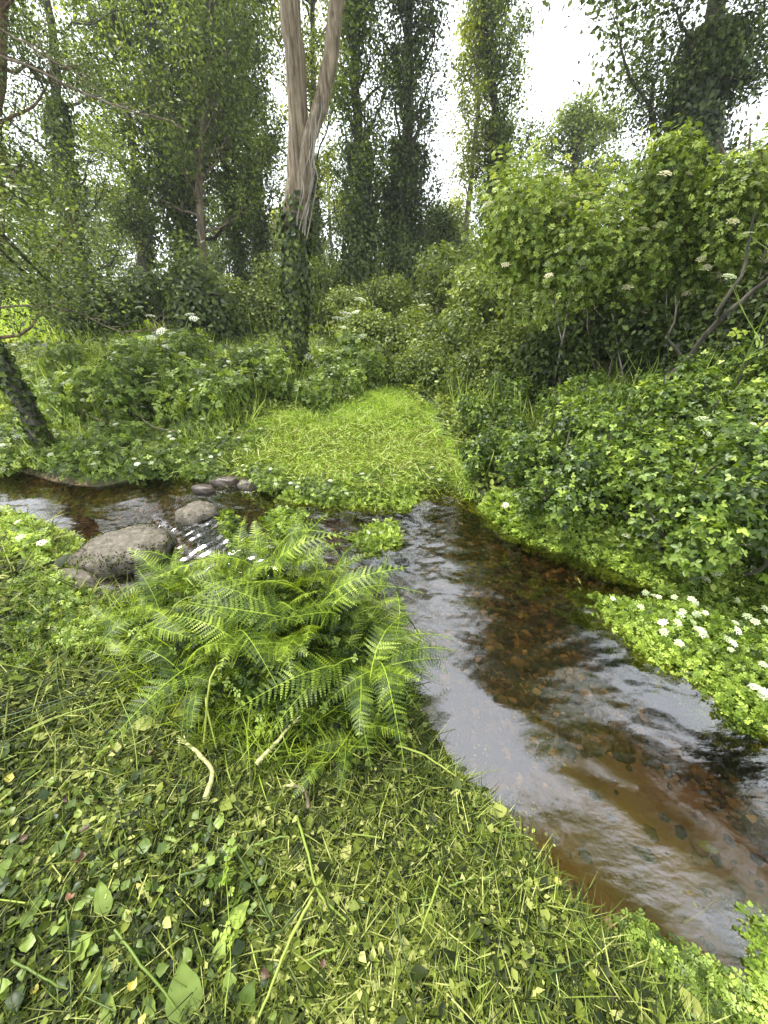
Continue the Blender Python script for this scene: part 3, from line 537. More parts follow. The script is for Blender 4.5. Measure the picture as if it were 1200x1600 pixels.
ST = [([(245, 1000), (125, 1008), (101, 1050), (108, 1100), (128, 1165), (150, 1200)], .004, 'pale bent stalk looping down at the left edge of the heap'),
      ([(0, 1143), (80, 1118), (160, 1090)], .005, 'upper of the two straight stalks side by side at left edge'),
      ([(0, 1160), (70, 1130), (130, 1105)], .005, 'lower of the two straight stalks side by side at left edge'),
      ([(50, 1160), (120, 1128), (190, 1110)], .005, 'stalk ending in a kink, just right of the paired stalks'),
      ([(230, 985), (250, 1040), (285, 1100), (312, 1145)], .009, 'thick green stalk running down the heap to the torn stump'),
      ([(170, 940), (205, 985), (232, 1040)], .004, 'thin dark green stem crossing the heap top left', ),
      ([(375, 1343), (405, 1400), (435, 1460)], .0065, 'straight green stalk in the lower middle, left of the pair'),
      ([(468, 1290), (488, 1350), (500, 1400), (542, 1450)], .007, 'long pale stalk running down right from the torn stump'),
      ([(492, 1415), (455, 1490), (412, 1597)], .0075, 'long green stalk slanting down left to the bottom of the frame'),
      ([(478, 1430), (440, 1470), (425, 1478)], .005, 'short pale stalk crossing the top of the long slanting stalk'),
      ([(121, 1435), (126, 1520), (130, 1600)], .0035, 'thin upright green stalk at bottom left'),
      ([(195, 1465), (245, 1530), (292, 1590)], .0055, 'green stalk pointing at the biggest broad leaf'),
      ([(400, 1337), (455, 1322)], .006, 'short thick bright stalk piece above the straight green stalk'),
      ([(292, 1382), (340, 1366)], .0075, 'short fat stalk piece lying level, left of the straight stalk'),
      ([(530, 1492), (475, 1515)], .005, 'short stalk piece right of the long slanting stalk'),
      ([(685, 1382), (672, 1420), (655, 1470)], .005, 'pale flat stalk lying in the grass right of centre'),
      ([(618, 1430), (625, 1480), (645, 1560)], .0045, 'pale stem lying in grass at bottom centre'),
      ([(560, 1420), (600, 1440)], .005, 'stubby pale stalk piece between the long stalk and the flat stalk'),
      ([(40, 1510), (85, 1535), (125, 1555)], .005, 'stalk half hidden under leaves at bottom left corner'),
      ([(700, 1400), (735, 1385)], .004, 'small pale stem in the grass near the water edge'),
      ([(845, 1530), (900, 1512)], .004, 'small yellow stem lying in grass at lower right'),
      ([(620, 1180), (660, 1195), (720, 1235)], .006, 'green stalk lying along the bank edge below the ferns'),
      ([(440, 905), (360, 960), (270, 1010), (215, 1060)], .005, 'long stem lying over the top left of the heap'),
      ([(190, 1090), (215, 1150), (225, 1220)], .003, 'thin stem hanging in the dark left of the torn stump'),
      ([(60, 1300), (110, 1270)], .004, 'short pale stem amid leaves at mid left'),
      ([(320, 1190), (300, 1240), (290, 1290)], .003, 'thin stem trailing down from the torn stump')]
for px, r, lb in ST: stalk(px, r * .9, lb, lift=.072, tint=float(rng.uniform(.1, .7)))
stalk([(330, 1262), (340, 1225), (318, 1195), (298, 1178)], .012, 'thick pale torn stump of a stalk in front of the heap, left one', torn=True, lift=.08, tint=.9)
stalk([(410, 1222), (432, 1195), (462, 1158)], .011, 'torn pale stalk pointing up right out of the dark hollow', torn=True, lift=.12, tint=.85)
stalk([(485, 1275), (478, 1250), (462, 1240)], .009, 'brownish shredded stump below the dark hollow', torn=True, lift=.06, mat='twig')
stalk([(365, 1600), (372, 1530), (370, 1450), (362, 1370)], .0022, 'thin pale budding weed standing over the leaves at bottom left', lift=.09, name='weed', cat='weed', leafy=14)
# small chopped stem pieces
mb = MB()
for k in range(620):
    q = sample_poly(NEAR, 1)[0]
    if np.hypot(q[0], q[1]) > 1.7: continue
    a = rng.uniform(0, 6.3); ln = .02 + rng.gamma(2, .02); z = float(hgt(q[0], q[1])) + rng.uniform(.03, .06); dv2 = np.array([math.cos(a) * ln, math.sin(a) * ln, rng.normal() * .006]); p = np.array([q[0], q[1], z])
    tube(mb, [p, p + dv2 * .5 + [0, 0, .002], p + dv2], rng.uniform(.0007, .0024), 5, rng.uniform(.2, 1))
tag(mb.build('stem_bits', 'stalk'), 'small chopped stem pieces sprinkled over the near bank', 'clippings', kind='stuff')
BIG = [(300, 1600, 296, 1508, .40, 'dock', 'biggest pale oval leaf at the bottom, upright, left of centre'), (180, 1600, 188, 1560, .33, 'dock', 'pale notched leaf at bottom edge left of the biggest leaf'),
       (385, 1590, 405, 1535, .4, 'dock', 'pale leaf beside the thin weed at the bottom'), (345, 1515, 358, 1470, .34, 'dock', 'two toned leaf behind the thin weed'),
       (30, 1590, 60, 1545, .42, 'ivy', 'dark green leaf in the bottom left corner'), (150, 1565, 175, 1515, .42, 'ivy', 'dark ribbed leaf right of the thin upright stalk'),
       (60, 1410, 95, 1385, .4, 'dock', 'soft green leaf at left, below the brown leaf'), (55, 1440, 90, 1410, .4, 'dock', 'soft green leaf overlapping, lower left area'),
       (175, 1435, 170, 1390, .3, 'dock', 'narrow green leaf right of the soft green leaf'), (130, 1500, 165, 1465, .38, 'dock', 'crumpled green leaf above the dark ribbed leaf'),
       (10, 1330, 30, 1300, .42, 'dock', 'pale leaf at left edge above the lower leaf group'), (10, 1195, 25, 1170, .4, 'ivy', 'dark leaf at left edge beside the paired stalks'),
       (370, 1450, 395, 1420, .4, 'bramble', 'fresh green leaf just below the straight stalk'), (540, 1470, 560, 1455, .45, 'bramble', 'bluish green leaf near the long pale stalk end'),
       (0, 1395, 40, 1350, .4, 'dock', 'broad leaf half out of frame at left'), (240, 1600, 250, 1565, .34, 'dock', 'slim leaf between the bottom leaves'),
       (90, 1350, 120, 1320, .36, 'dock', 'flat green leaf above the soft green leaf'), (20, 1480, 50, 1450, .4, 'bramble', 'fresh leaf at left above the dark corner leaf')]
for k, (x0, y0, x1, y1, w, mt, lb) in enumerate(BIG):
    a, b = at(x0, y0) + [0, 0, .03], at(x1, y1) + [0, 0, .066]; w *= .85; V, Fq = ovate(11, w, .06 if k % 2 else 0, k); ln = float(np.linalg.norm(b - a)) * 1.08; mb = MB(); mb.add(V * ln, Fq[0], rng.uniform(.4, .9))
    o = mb.build('broad_leaf', mt, sm=True); o.location = [float(c) for c in a]; o.rotation_euler = Vector(b - a).to_track_quat('Y', 'Z').to_euler(); tag(o, lb, 'leaf', 'broad leaves on the near bank')
SM = [(215, 1555, .02, 'yellow', 'bright yellow leaf near the bottom left'), (75, 1555, .016, 'yellow', 'small yellow leaf by the dark corner leaf'), (238, 1590, .018, 'yellow', 'orange yellow petal at the bottom edge'), (222, 1395, .012, 'yellow', 'tiny yellow leaf fleck below the brown leaves'),
      (135, 1360, .028, 'deadleaf', 'curled orange brown dead leaf at mid left'), (150, 1305, .02, 'deadleaf', 'dark brown dead leaf above the orange brown one'), (115, 1255, .022, 'deadleaf', 'brown dead leaf at left below the stalks'), (45, 1325, .02, 'deadleaf', 'dark brown dead leaf near left edge'),
      (125, 1415, .022, 'deadleaf', 'purple brown leaf at the top of the thin upright stalk'), (245, 1185, .014, 'deadleaf', 'small rusty leaf beside the torn stump'), (415, 1525, .02, 'deadleaf', 'pinkish brown leaf beside the long slanting stalk'), (505, 1520, .014, 'deadleaf', 'small rusty leaf right of the long slanting stalk'),
      (870, 1390, .02, 'yellow', 'yellow leaf in the bank grass near the waterline'), (940, 1442, .018, 'deadleaf', 'orange brown leaf at the tip of the near bank'), (80, 1050, .03, 'yellow', 'yellow green wilted leaf left of the heap'), (25, 1235, .024, 'yellow', 'pale yellow leaf scrap at left edge')]
for k, (x, y, s, mt, lb) in enumerate(SM):
    p = at(x, y) + [0, 0, .052]; s *= .85; V, Fq = ovate(8, .4, .08, k + 40); mb = MB(); V = V * s * 1.6; V[:, 2] *= 2; mb.add(V, Fq[0], rng.uniform(.2, .95)); o = mb.build('fallen_leaf', mt, sm=True)
    o.location = [float(c) for c in p]; o.rotation_euler = (.2, .3, k * 1.7); tag(o, lb, 'leaf', 'fallen leaves on the near bank')

# ------------------------------------------------------------------ plants standing in and beside the water
def bed(px, H, n, label, name='water_plant', mat='cress', size=(.035, .08), edge=.15, umb=0, floor=0., group='leafy plants growing in the stream', tpl=FINE, stems=0, z=0., cat='plant', usz=(.03, .05), tint=(.5, .2, .2), up=.7, low=0.):
    P = np.array([flat(*p, z)[:2] for p in px]); c = P.mean(0); th = thing(name, label, cat, (c[0], c[1], max(z, float(hgt(*c)))), 0, group); off = np.array([c[0], c[1], th.location[2]])
    mb = patch(P, n, tpl, size, H, mat, edge, up, floor, tint, 5, build=False, low=low)
    mb.v = [v - off for v in mb.v]; mb.build('leaves', mat, th)
    if stems:
        m2 = MB(); q = sample_poly(P, stems); d = -sdist(q[:, 0], q[:, 1], P); hh = H * (.5 + .6 * smooth(d / edge)); g0 = np.maximum(hgt(q[:, 0], q[:, 1]), -.1 if floor is not None else -9)
        for a, h_, g_ in zip(q, hh, g0):
            e = np.array([a[0] + rng.normal() * h_ * .35, a[1] + rng.normal() * h_ * .35, g_ + h_]); s0 = np.array([a[0], a[1], g_]); tube(m2, spline([s0, (s0 + e) / 2 + rng.normal(size=3) * h_ * .08, e], 6) - off, np.linspace(.004, .002, 6), 4, rng.uniform(.1, .7))
        m2.build('stems', 'stalk', th)
    if umb:
        m3 = MB(); q = sample_poly(P, umb * 3); d = -sdist(q[:, 0], q[:, 1], P); q = q[np.argsort(-d + rng.uniform(0, edge, len(d)))][:umb]; d = -sdist(q[:, 0], q[:, 1], P)
        g0 = np.maximum(hgt(q[:, 0], q[:, 1]), z if floor is not None else -9); P3 = np.column_stack([q, g0 + H * (.35 + .75 * smooth(d / edge)) + rng.uniform(0, .04, umb)])
        scatter(m3, UMBEL, P3 - off, basis(np.array([0, -.25, 1.]) + rng.normal(size=(umb, 3)) * .3), rng.uniform(*usz, umb) * 1.5, rng.uniform(0, 1, umb)); m3.build('flower_heads', 'petal', th)
    return th
bed([(885, 925), (960, 935), (1040, 940), (1120, 950), (1230, 960), (1300, 1080), (1290, 1210), (1200, 1190), (1110, 1160), (1065, 1090), (990, 1045), (925, 985)], .17, 9500,
    'large bright green bed of water plants with white flowers at right, reaching into the pool', umb=44, stems=140, edge=.22, size=(.025, .055), low=.15, usz=(.018, .034))
bed([(985, 930), (1040, 905), (1110, 915), (1250, 930), (1250, 985), (1100, 975)], .15, 2600, 'strip of green plants along the right bank behind the big flowering bed', umb=6, stems=40, edge=.12, size=(.03, .07))
bed([(738, 795), (770, 785), (850, 800), (950, 830), (1040, 860), (1060, 900), (1030, 925), (960, 897), (880, 868), (800, 842)], .16, 6500, 'pale green flowering fringe hanging over the far right waterline', umb=26, stems=60, edge=.14, size=(.035, .07), z=.05, tint=(.62, .2, .2), low=.2)
bed([(405, 815), (450, 800), (490, 812), (480, 850), (440, 868), (410, 850)], .14, 1500, 'small green leafy island in the stream behind the fern heap', stems=40, umb=0, edge=.12, size=(.04, .08))
bed([(535, 850), (560, 825), (615, 815), (640, 830), (638, 868), (590, 885), (550, 880)], .10, 1800, 'green island of water plants with a few small white flowers, left side of the pool', stems=40, usz=(.014, .024), umb=4, edge=.12, size=(.03, .06))
bed([(335, 815), (365, 800), (385, 830), (400, 860), (360, 875), (345, 850)], .12, 500, 'ferny tuft growing at the foot of the rounded boulder', stems=20, edge=.08, mat='fern')
bed([(640, 800), (610, 800), (520, 795), (430, 785), (440, 765), (520, 770), (600, 775), (655, 770), (665, 780)], .09, 2600, 'pale cut greens hanging over the far waterline below the clearing', mat='cress', edge=.1, size=(.03, .06), tint=(.6, .2, .2), floor=.02, z=.05, low=.2)
bed([(0, 800), (60, 812), (110, 825), (125, 860), (110, 900), (0, 890)], .13, 2600, 'yellowish green weeds left of the big flat boulder', mat='herb', edge=.2, umb=3, stems=60, size=(.03, .07), tint=(.7, .2, .2), floor=None, z=.08, group='weeds on the near bank', low=.3)
bed([(0, 900), (120, 890), (170, 940), (230, 955), (200, 1010), (100, 1060), (0, 1080)], .09, 4200, 'tangle of low green weeds left of the fern heap', mat='herb', edge=.15, stems=60, size=(.02, .05), floor=None, z=.12, group='weeds on the near bank', low=.4)
bed([(985, 1430), (1060, 1475), (1120, 1515), (1200, 1545), (1290, 1600), (1300, 1720), (1100, 1700), (990, 1550), (950, 1470)], .028, 1500, 'washed up tangle of pale weeds and stems at the bottom right waterline', mat='herb', edge=.08, stems=60, size=(.015, .04), tint=(.6, .2, .25), group='weeds on the near bank', low=.5)
bed([(1150, 1420), (1230, 1430), (1260, 1560), (1180, 1560), (1165, 1490)], .05, 500, 'green trailing water weed in the bottom right corner', edge=.06, stems=30, size=(.02, .05), low=.3)
# bits floating on the pool
FLOAT = [(805, 1240), (815, 1262), (835, 1275), (870, 1200), (868, 1330), (690, 1030), (695, 1060), (715, 1095), (905, 1222), (820, 1290), (850, 1310), (895, 1222), (762, 1192), (840, 1180), (655, 870), (665, 852), (750, 1170), (860, 1350), (700, 1155), (1070, 1393)]
mb = MB()
for x, y in FLOAT:
    for k in range(7 if x < 850 and 1150 < y < 1300 else 2):
        p = flat(x + rng.normal() * 14, y + rng.normal() * 14, .004); V, Fq = OVAL; scatter(mb, OVAL, p[None], basis(np.array([[0, 0, 1.]]) + rng.normal(size=(1, 3)) * .05), rng.uniform(.005, .016, 1), rng.uniform(.5, 1, 1))
tag(mb.build('floating_bits', 'cress'), 'tiny leaf scraps floating on the pool near the fern bank', 'leaf scraps', kind='stuff')
for (x, y, s, mt, lb) in [(1088, 1320, .045, 'dock', 'pointed green leaf lying on the sandy shallow at right'), (1070, 1393, .016, 'yellow', 'small yellow leaf floating above the sand near the bottom right'), (695, 1052, .022, 'deadleaf', 'small dark leaf floating beside the fern bank')]:
    p = flat(x, y, .012); V, Fq = ovate(8, .25, 0, int(x)); mb = MB(); mb.add(V * s * 1.5, Fq[0], .8); o = mb.build('floating_leaf', mt, sm=True); o.location = [float(c) for c in p]; o.rotation_euler.z = -1.9; tag(o, lb, 'leaf')

# ------------------------------------------------------------------ shrubs, brambles, flowering herbs: a few built, then copied
def shrub_parts(seed, rx, ry, rz, n, tpl, size, mat, stems=14, flowers=0, fmat='petal', fsz=(.08, .14), lumps=12, shell=.35, up=.35, droop=0., twig='darkbark', zlo=.25, rl=(.28, .5), sp=.6):
    g = np.random.default_rng(seed); c = np.column_stack([g.uniform(-sp, sp, lumps), g.uniform(-.6, .6, lumps), g.uniform(zlo, .76, lumps)]); rr = g.uniform(*rl, lumps)
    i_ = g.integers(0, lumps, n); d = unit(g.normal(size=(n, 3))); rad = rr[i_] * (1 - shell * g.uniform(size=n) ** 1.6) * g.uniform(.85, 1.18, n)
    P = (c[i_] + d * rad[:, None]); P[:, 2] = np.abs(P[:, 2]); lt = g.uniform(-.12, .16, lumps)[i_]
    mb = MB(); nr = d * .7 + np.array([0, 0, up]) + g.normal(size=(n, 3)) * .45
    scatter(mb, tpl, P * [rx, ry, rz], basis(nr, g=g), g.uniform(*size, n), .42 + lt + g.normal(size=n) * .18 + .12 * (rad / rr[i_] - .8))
    parts = [('foliage', mb, mat)]
    if stems:
        m2 = MB()
        for k in range(stems):
            e = c[g.integers(0, lumps)] + unit(g.normal(size=3)) * .42; e[2] = abs(e[2]); s0 = np.array([g.normal() * .12, g.normal() * .12, 0]); mid = (s0 + e) / 2 + g.normal(size=3) * .07
            tube(m2, spline([s0, mid, e], 7) * [rx, ry, rz], np.linspace(.022, .006, 7) * max(rx, .4), 5, .5)
        parts.append(('stems', m2, twig))
    if flowers:
        m3 = MB(); j = g.integers(0, lumps, flowers); d = unit(g.normal(size=(flowers, 3)) + [0, -.5, .8]); P = (c[j] + d * (rr[j] * 1.08)[:, None]) * [rx, ry, rz]; P[:, 2] = np.abs(P[:, 2])
        scatter(m3, UMBEL, P, basis(d * .5 + [0, -.1, 1.], g=g), g.uniform(*fsz, flowers), g.uniform(0, 1, flowers)); parts.append(('flower_heads', m3, fmat))
    return parts
def make(name, parts, label, cat, loc, rz=0, group=None):
    th = thing(name, label, cat, loc, rz, group)
    for n_, mb, mt in parts: mb.build(n_, mt, th, sm=(n_ in ('stems', 'trunk')))
    return th
HAZE = True
def copies(src, lst, sc=1.):
    """lst: (px, py, scale, label) placed on the ground, or (X, Y) world when px is small"""
    for i, (x, y, s, lb) in enumerate(lst):
        o = src if i == 0 else copy_tree(src)
        p = at(x, y); o.location = (float(p[0]), float(p[1]), float(p[2]) - .04); o.rotation_euler.z = i * 2.1 + x; o['label'] = lb
        o.scale = (s, s, s) if not isinstance(s, tuple) else s
# brambles on the right bank (trifoliate leaves)
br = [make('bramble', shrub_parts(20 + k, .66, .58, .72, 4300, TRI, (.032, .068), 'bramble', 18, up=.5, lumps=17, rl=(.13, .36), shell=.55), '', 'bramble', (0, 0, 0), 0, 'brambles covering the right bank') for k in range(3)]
copies(br[0], [(770, 740, .75, 'bramble clump nearest the path on the right bank, above the waterline fringe'), (900, 800, .95, 'bramble clump above the middle of the far right waterline'), (1130, 880, 1.15, 'dark hollowed bramble clump behind the flowering water plants at right'),
               (1000, 690, .9, 'bramble clump under the right side of the elder bush'), (800, 650, .8, 'bramble clump left of the elder foot, beside the path'), (1230, 760, 1.1, 'bramble clump at right edge below the white flowered plant')])
copies(br[1], [(840, 760, .85, 'bramble clump second from the path, low on the right bank'), (980, 830, .95, 'bramble clump above the torn pale stalks on the right bank'), (1100, 780, 1.05, 'bramble clump in the middle of the right bank'),
               (900, 680, .85, 'bramble clump directly in front of the elder stems'), (1230, 900, 1.1, 'bramble clump at right edge above the flowering water plants'), (1130, 690, .95, 'bramble clump around the tall white flowered plant')])
copies(br[2], [(760, 680, .7, 'small bramble clump at the right edge of the path, near a patch of bare soil'), (940, 745, .9, 'bramble clump in mid bank below the elder bush'), (1050, 850, 1., 'bramble clump just above the leaning pale stems'),
               (1060, 740, .9, 'bramble clump right of mid bank below the white flowered plant'), (860, 800, .7, 'low bramble clump at the far waterline, by the white fringe'), (1180, 640, .95, 'bramble clump high on the right bank at the frame edge')])
# herb clumps with divided leaves and umbels
hb = [make('flowering_herb', shrub_parts(40 + k, .6, .5, .62, 1500, FINE, (.08, .15), 'herb', 30, 110, fsz=(.03, .065), up=.3, twig='stalk'), '', 'herb', (0, 0, 0), 0, 'white flowered herbs beyond the stream') for k in range(2)]
copies(hb[0], [(350, 650, 1.15, 'big white flowered herb clump left of the ivy clad forked tree'), (150, 650, 1.15, 'tall herb clump right of the dark leaning trunk'), (545, 600, 1.15, 'white flowered herb at the bend of the path, right of the forked tree'), (60, 625, .75, 'herb clump behind the leaning trunk at the left edge'),
               (490, 635, .7, 'low herb clump at the back edge of the clearing'), (240, 590, 1.2, 'tall herb clump behind the flowered one, with thin stems')])
copies(hb[1], [(230, 650, 1.05, 'herb clump between the leaning trunk and the flowered clump'), (400, 625, 1.0, 'herb clump just left of the forked tree foot'), (300, 600, 1.1, 'white topped herb clump at the back left of the clearing'), (430, 600, .9, 'small herb clump touching the forked tree foot'),
               (120, 590, .8, 'herb clump in the left background near the meadow'), (530, 620, .65, 'small herb clump on the right of the clearing back edge')])
lowh = make('low_herb', shrub_parts(55, .6, .4, .30, 1700, FINE, (.05, .11), 'herb', 24, 14, fsz=(.05, .08), up=.5, twig='stalk'), '', 'herb', (0, 0, 0), 0, 'low herbs along the far bank of the stream')
copies(lowh, [(160, 725, .8, 'low cut herbs at the far bank right of the leaning trunk'), (250, 725, .75, 'low cut herbs on the far bank above the dark water'), (330, 715, .6, 'low cut herbs on the far bank left of the stones'), (200, 690, .85, 'sprawling low herbs with fallen twigs on the far bank'),
              (300, 685, .7, 'low herbs below the big flowered clump'), (30, 715, .9, 'low herbs beside the pond at left edge'), (370, 700, .55, 'smallest low herbs at the left edge of the clearing'), (110, 705, .8, 'low herbs at the foot of the leaning trunk'), (0, 690, .9, 'low herbs at the left frame edge behind the leaning trunk'), (420, 742, (.6, .5, .45), 'cut herbs heaped on the clearing edge just behind the stones'), (500, 760, (.6, .5, .4), 'cut herbs drooping to the water below the middle of the clearing'), (590, 752, (.65, .5, .4), 'cut herbs in a low heap at the front right of the clearing'), (665, 735, (.5, .6, .35), 'trampled herbs at the lower right corner of the clearing'), (395, 690, (.7, .6, .4), 'flopped cut herbs on the left side of the clearing'), (345, 735, (.6, .5, .5), 'cut herbs hanging over the dark stones'), (700, 690, (.4, .6, .3), 'trampled herbs along the right side of the path')])
# bushes further back
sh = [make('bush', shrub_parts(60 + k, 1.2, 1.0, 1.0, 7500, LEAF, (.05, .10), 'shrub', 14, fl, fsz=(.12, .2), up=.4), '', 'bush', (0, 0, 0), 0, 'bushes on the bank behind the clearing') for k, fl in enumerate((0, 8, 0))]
copies(sh[0], [(610, 560, .85, 'green bush right of the forked tree, beside the path'), (700, 570, .9, 'green bush on the right bank left of the elder'), (520, 520, .95, 'dark bush behind the forked tree, right side'), (390, 515, 1.2, 'leafy bush left of the forked tree on the back bank'), (840, 600, .7, 'bush at the left foot of the elder stems')])
copies(sh[1], [(660, 520, 1.05, 'bush with a few white flowers high on the back bank'), (740, 620, .7, 'light green bush on the right side of the path'), (580, 500, 1.0, 'bush in the middle of the back bank below the tall trunks'), (330, 500, 1.1, 'bush on the back bank left of centre'), (800, 520, 1.1, 'bush behind the elder bush at its left')])
copies(sh[2], [(640, 600, .6, 'small rounded bush at the right side of the path end'), (750, 500, 1.25, 'dark bush under the tall trunks at right of centre'), (700, 480, 1.3, 'dark bush at the top of the back bank'), (460, 480, 1.2, 'bush behind the forked tree on the back bank')])
dk = make('dark_shrub', shrub_parts(70, 1.7, 1.2, 1.7, 7000, LEAF, (.08, .16), 'treedark', 16, 0, up=.3, lumps=12), '', 'shrub', (0, 0, 0), 0, 'dark shrubs behind the herbs and elders')
copies(dk, [(285, 535, 1.05, 'dark grey green rounded shrub left of the back bank'), (120, 520, .9, 'dark shrub at left, in front of the meadow'), (190, 530, .9, 'dark shrub between the other two on the left'), (880, 592, .52, 'added dark shrub standing in for shade behind the elder stems'), (1000, 588, .55, 'added dark shrub standing in for shade in the gap between the two elders'), (1120, 590, .5, 'added dark shrub standing in for shade behind the dark leaning limb')])  # those behind the elders are added, dark leaves standing in for the hollow's shade

# elders on the right bank
def elder(loc, parts_seed, rx, ry, rz, n, label, fl, lumps=13, name='elder_bush'):
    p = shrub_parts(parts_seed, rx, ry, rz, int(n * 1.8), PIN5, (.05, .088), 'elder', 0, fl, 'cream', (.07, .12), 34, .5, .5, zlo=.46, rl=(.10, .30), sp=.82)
    g = np.random.default_rng(parts_seed); m = MB()
    th = make(name, p, label, 'bush', loc, 0)
    for k in range(13):
        a = g.uniform(0, 6.3); s0 = np.array([g.normal() * .18, g.normal() * .15, -.05]); e = np.array([math.cos(a) * rx * .6, math.sin(a) * ry * .6, rz * g.uniform(.45, .95)]); mid = s0 * .5 + e * .38 + [0, 0, rz * .16]
        C = wobble(spline([s0, mid, e], 12), .06); tube(m, C, np.linspace(.032, .008, 12), 6, .5)
        for j in range(3):
            i0 = g.integers(4, 10); b = C[i0]; tube(m, spline([b, b + unit(g.normal(size=3) + [0, 0, .6]) * .25, b + unit(g.normal(size=3) + [0, 0, .5]) * .5], 5), [.010, .008, .006, .005, .003], 4, .5)
    m.build('stems', 'twig', th, True); m = MB()
    for k in range(16):
        s0 = np.array([g.normal() * .5, g.normal() * .25 - .35, 0]); e = s0 + [g.normal() * .3, g.normal() * .2, g.uniform(.7, 1.3)]; tube(m, wobble(spline([s0, (s0 + e) / 2, e], 7), .05), np.linspace(.011, .004, 7), 5)
    m.build('shoots', 'vine', th, True); return th
pe = atY(925, 600, 5.0); elder((pe[0], 5.0, float(hgt(pe[0], 5.0))), 81, 1.75, 1.2, 2.3, 15000, 'large elder bush with cream flower heads and bare inner stems on the right bank', 120)
pe = atY(1150, 560, 4.7); elder((pe[0], 4.7, float(hgt(pe[0], 4.7))), 82, 1.7, 1.1, 2.1, 13500, 'second elder bush at right frame edge, with yellowish flower heads', 95)

# dark leaning limb in the right elders
th = thing('leaning_limb', 'dark crooked limb slanting up to the right through the elder foliage', 'branch', atY(1030, 600, 3.9))
o0 = np.array(th.location); mb = MB(); C = wobble(spline([atY(1025, 605, 3.9), atY(1065, 560, 3.8), (atY(1120, 500, 3.6)), atY(1200, 440, 3.4), atY(1290, 380, 3.2)], 18), .05) - o0; tube(mb, C, np.linspace(.027, .014, 18), 8, rough=.1); mb.build('limb', 'darkbark', th, True)
for px in ([(1120, 500, 3.6), (1165, 410, 3.6), (1180, 330, 3.6)], [(1065, 560, 3.8), (1055, 520, 3.8), (1062, 470, 3.9)]):
    m = MB(); tube(m, wobble(spline([atY(*p) for p in px], 9), .04) - o0, np.linspace(.016, .005, 9), 6); m.build('side_branch', 'darkbark', th, True)

# single flowering plants
def umbel_plant(base, H, label, n=7, name='umbel_plant', spread=.35, lean=0., usz=.1, group=None):
    th = thing(name, label, 'plant', base, 0, group); m, l_, u = MB(), MB(), MB(); top = []
    C = spline([(0, 0, 0), (lean * .5, 0, H * .5), (lean, 0, H)], 8); tube(m, C, np.linspace(.008, .004, 8), 5, .3)
    for k in range(n):
        i0 = 3 + k % 5; b = C[i0]; a = k * 2.4; e = b + np.array([math.cos(a) * spread * H * .5, math.sin(a) * spread * H * .5, H * rng.uniform(.12, .35)]); tube(m, spline([b, (b + e) / 2 + [0, 0, -.02], e], 5), [.005, .004, .004, .003, .002], 4, .4); top.append(e)
    top.append(C[-1]); P = np.array(top); scatter(u, UMBEL, P, basis(np.array([0, -.2, 1.]) + rng.normal(size=P.shape) * .15), np.full(len(P), usz) * rng.uniform(.7, 1.2, len(P)), rng.uniform(0, 1, len(P)))
    k = 26; ii = rng.integers(0, 7, k); scatter(l_, FINE, C[ii] + rng.normal(size=(k, 3)) * .03, basis(np.array([0, 0, .7]) + rng.normal(size=(k, 3)) * .5), rng.uniform(.08, .2, k) * min(1, H), rng.uniform(.2, .9, k))
    m.build('stem', 'stalk', th, True); l_.build('leaves', 'herb', th); u.build('flower_heads', 'petal', th); return th
p = atY(1105, 690, 3.3); z0 = float(hgt(p[0], 3.3)); umbel_plant((p[0], 3.3, z0), 1.15, 'tall white flowered plant standing alone above the right hand brambles', 11, spread=.55, usz=.10)
p = atY(1050, 800, 2.4); umbel_plant((p[0], 2.4, float(hgt(p[0], 2.4))), .55, 'white flowered plant low on the right bank, above the leaning pale stems', 6, usz=.07)
p = atY(1170, 740, 2.4); umbel_plant((p[0], 2.4, float(hgt(p[0], 2.4))), .6, 'white flowered plant at right edge in the brambles', 7, usz=.07)
p = at(545, 590); umbel_plant((p[0], p[1], p[2]), .95, 'white flowered plant with broad heads right of the forked tree', 9, usz=.17, spread=.5)
p = at(300, 640); umbel_plant((p[0], p[1], p[2]), .9, 'white flowered plant rising from the herbs left of the forked tree', 10, usz=.12, spread=.6)
# foxglove
p = at(448, 598); th = thing('foxglove', 'pink foxglove spike standing at the foot of the forked tree', 'flower', p); H = .55
m = MB(); tube(m, [(0, 0, 0), (.01, 0, H * .5), (0, 0, H)], [.006, .005, .002], 5); m.build('stem', 'stalk', th); m = MB()
BELL = (np.array([(math.cos(a) * r_, y_, math.sin(a) * r_) for y_, r_ in ((0, .12), (.5, .25), (1, .36)) for a in np.linspace(0, 2 * math.pi, 6, endpoint=False)]), [[(i * 6 + j, i * 6 + (j + 1) % 6, i * 6 + 6 + (j + 1) % 6, i * 6 + 6 + j) for i in range(2) for j in range(6)]])
zz = np.linspace(.42, 1, 22) * H; an = np.arange(22) * 2.4; hd = np.column_stack([np.cos(an), np.sin(an) - .4, -.7 * np.ones(22)])
scatter(m, BELL, np.column_stack([0 * zz, 0 * zz, zz]), basis(rng.normal(size=(22, 3)), hd), np.linspace(.055, .02, 22), rng.uniform(0, 1, 22)); m.build('bells', 'pink', th)
m = MB(); scatter(m, OVAL, np.zeros((9, 3)), basis(np.array([0, 0, 1.]) + rng.normal(size=(9, 3)) * .4), np.full(9, .2), rng.uniform(.2, .8, 9)); m.build('leaves', 'herb', th)

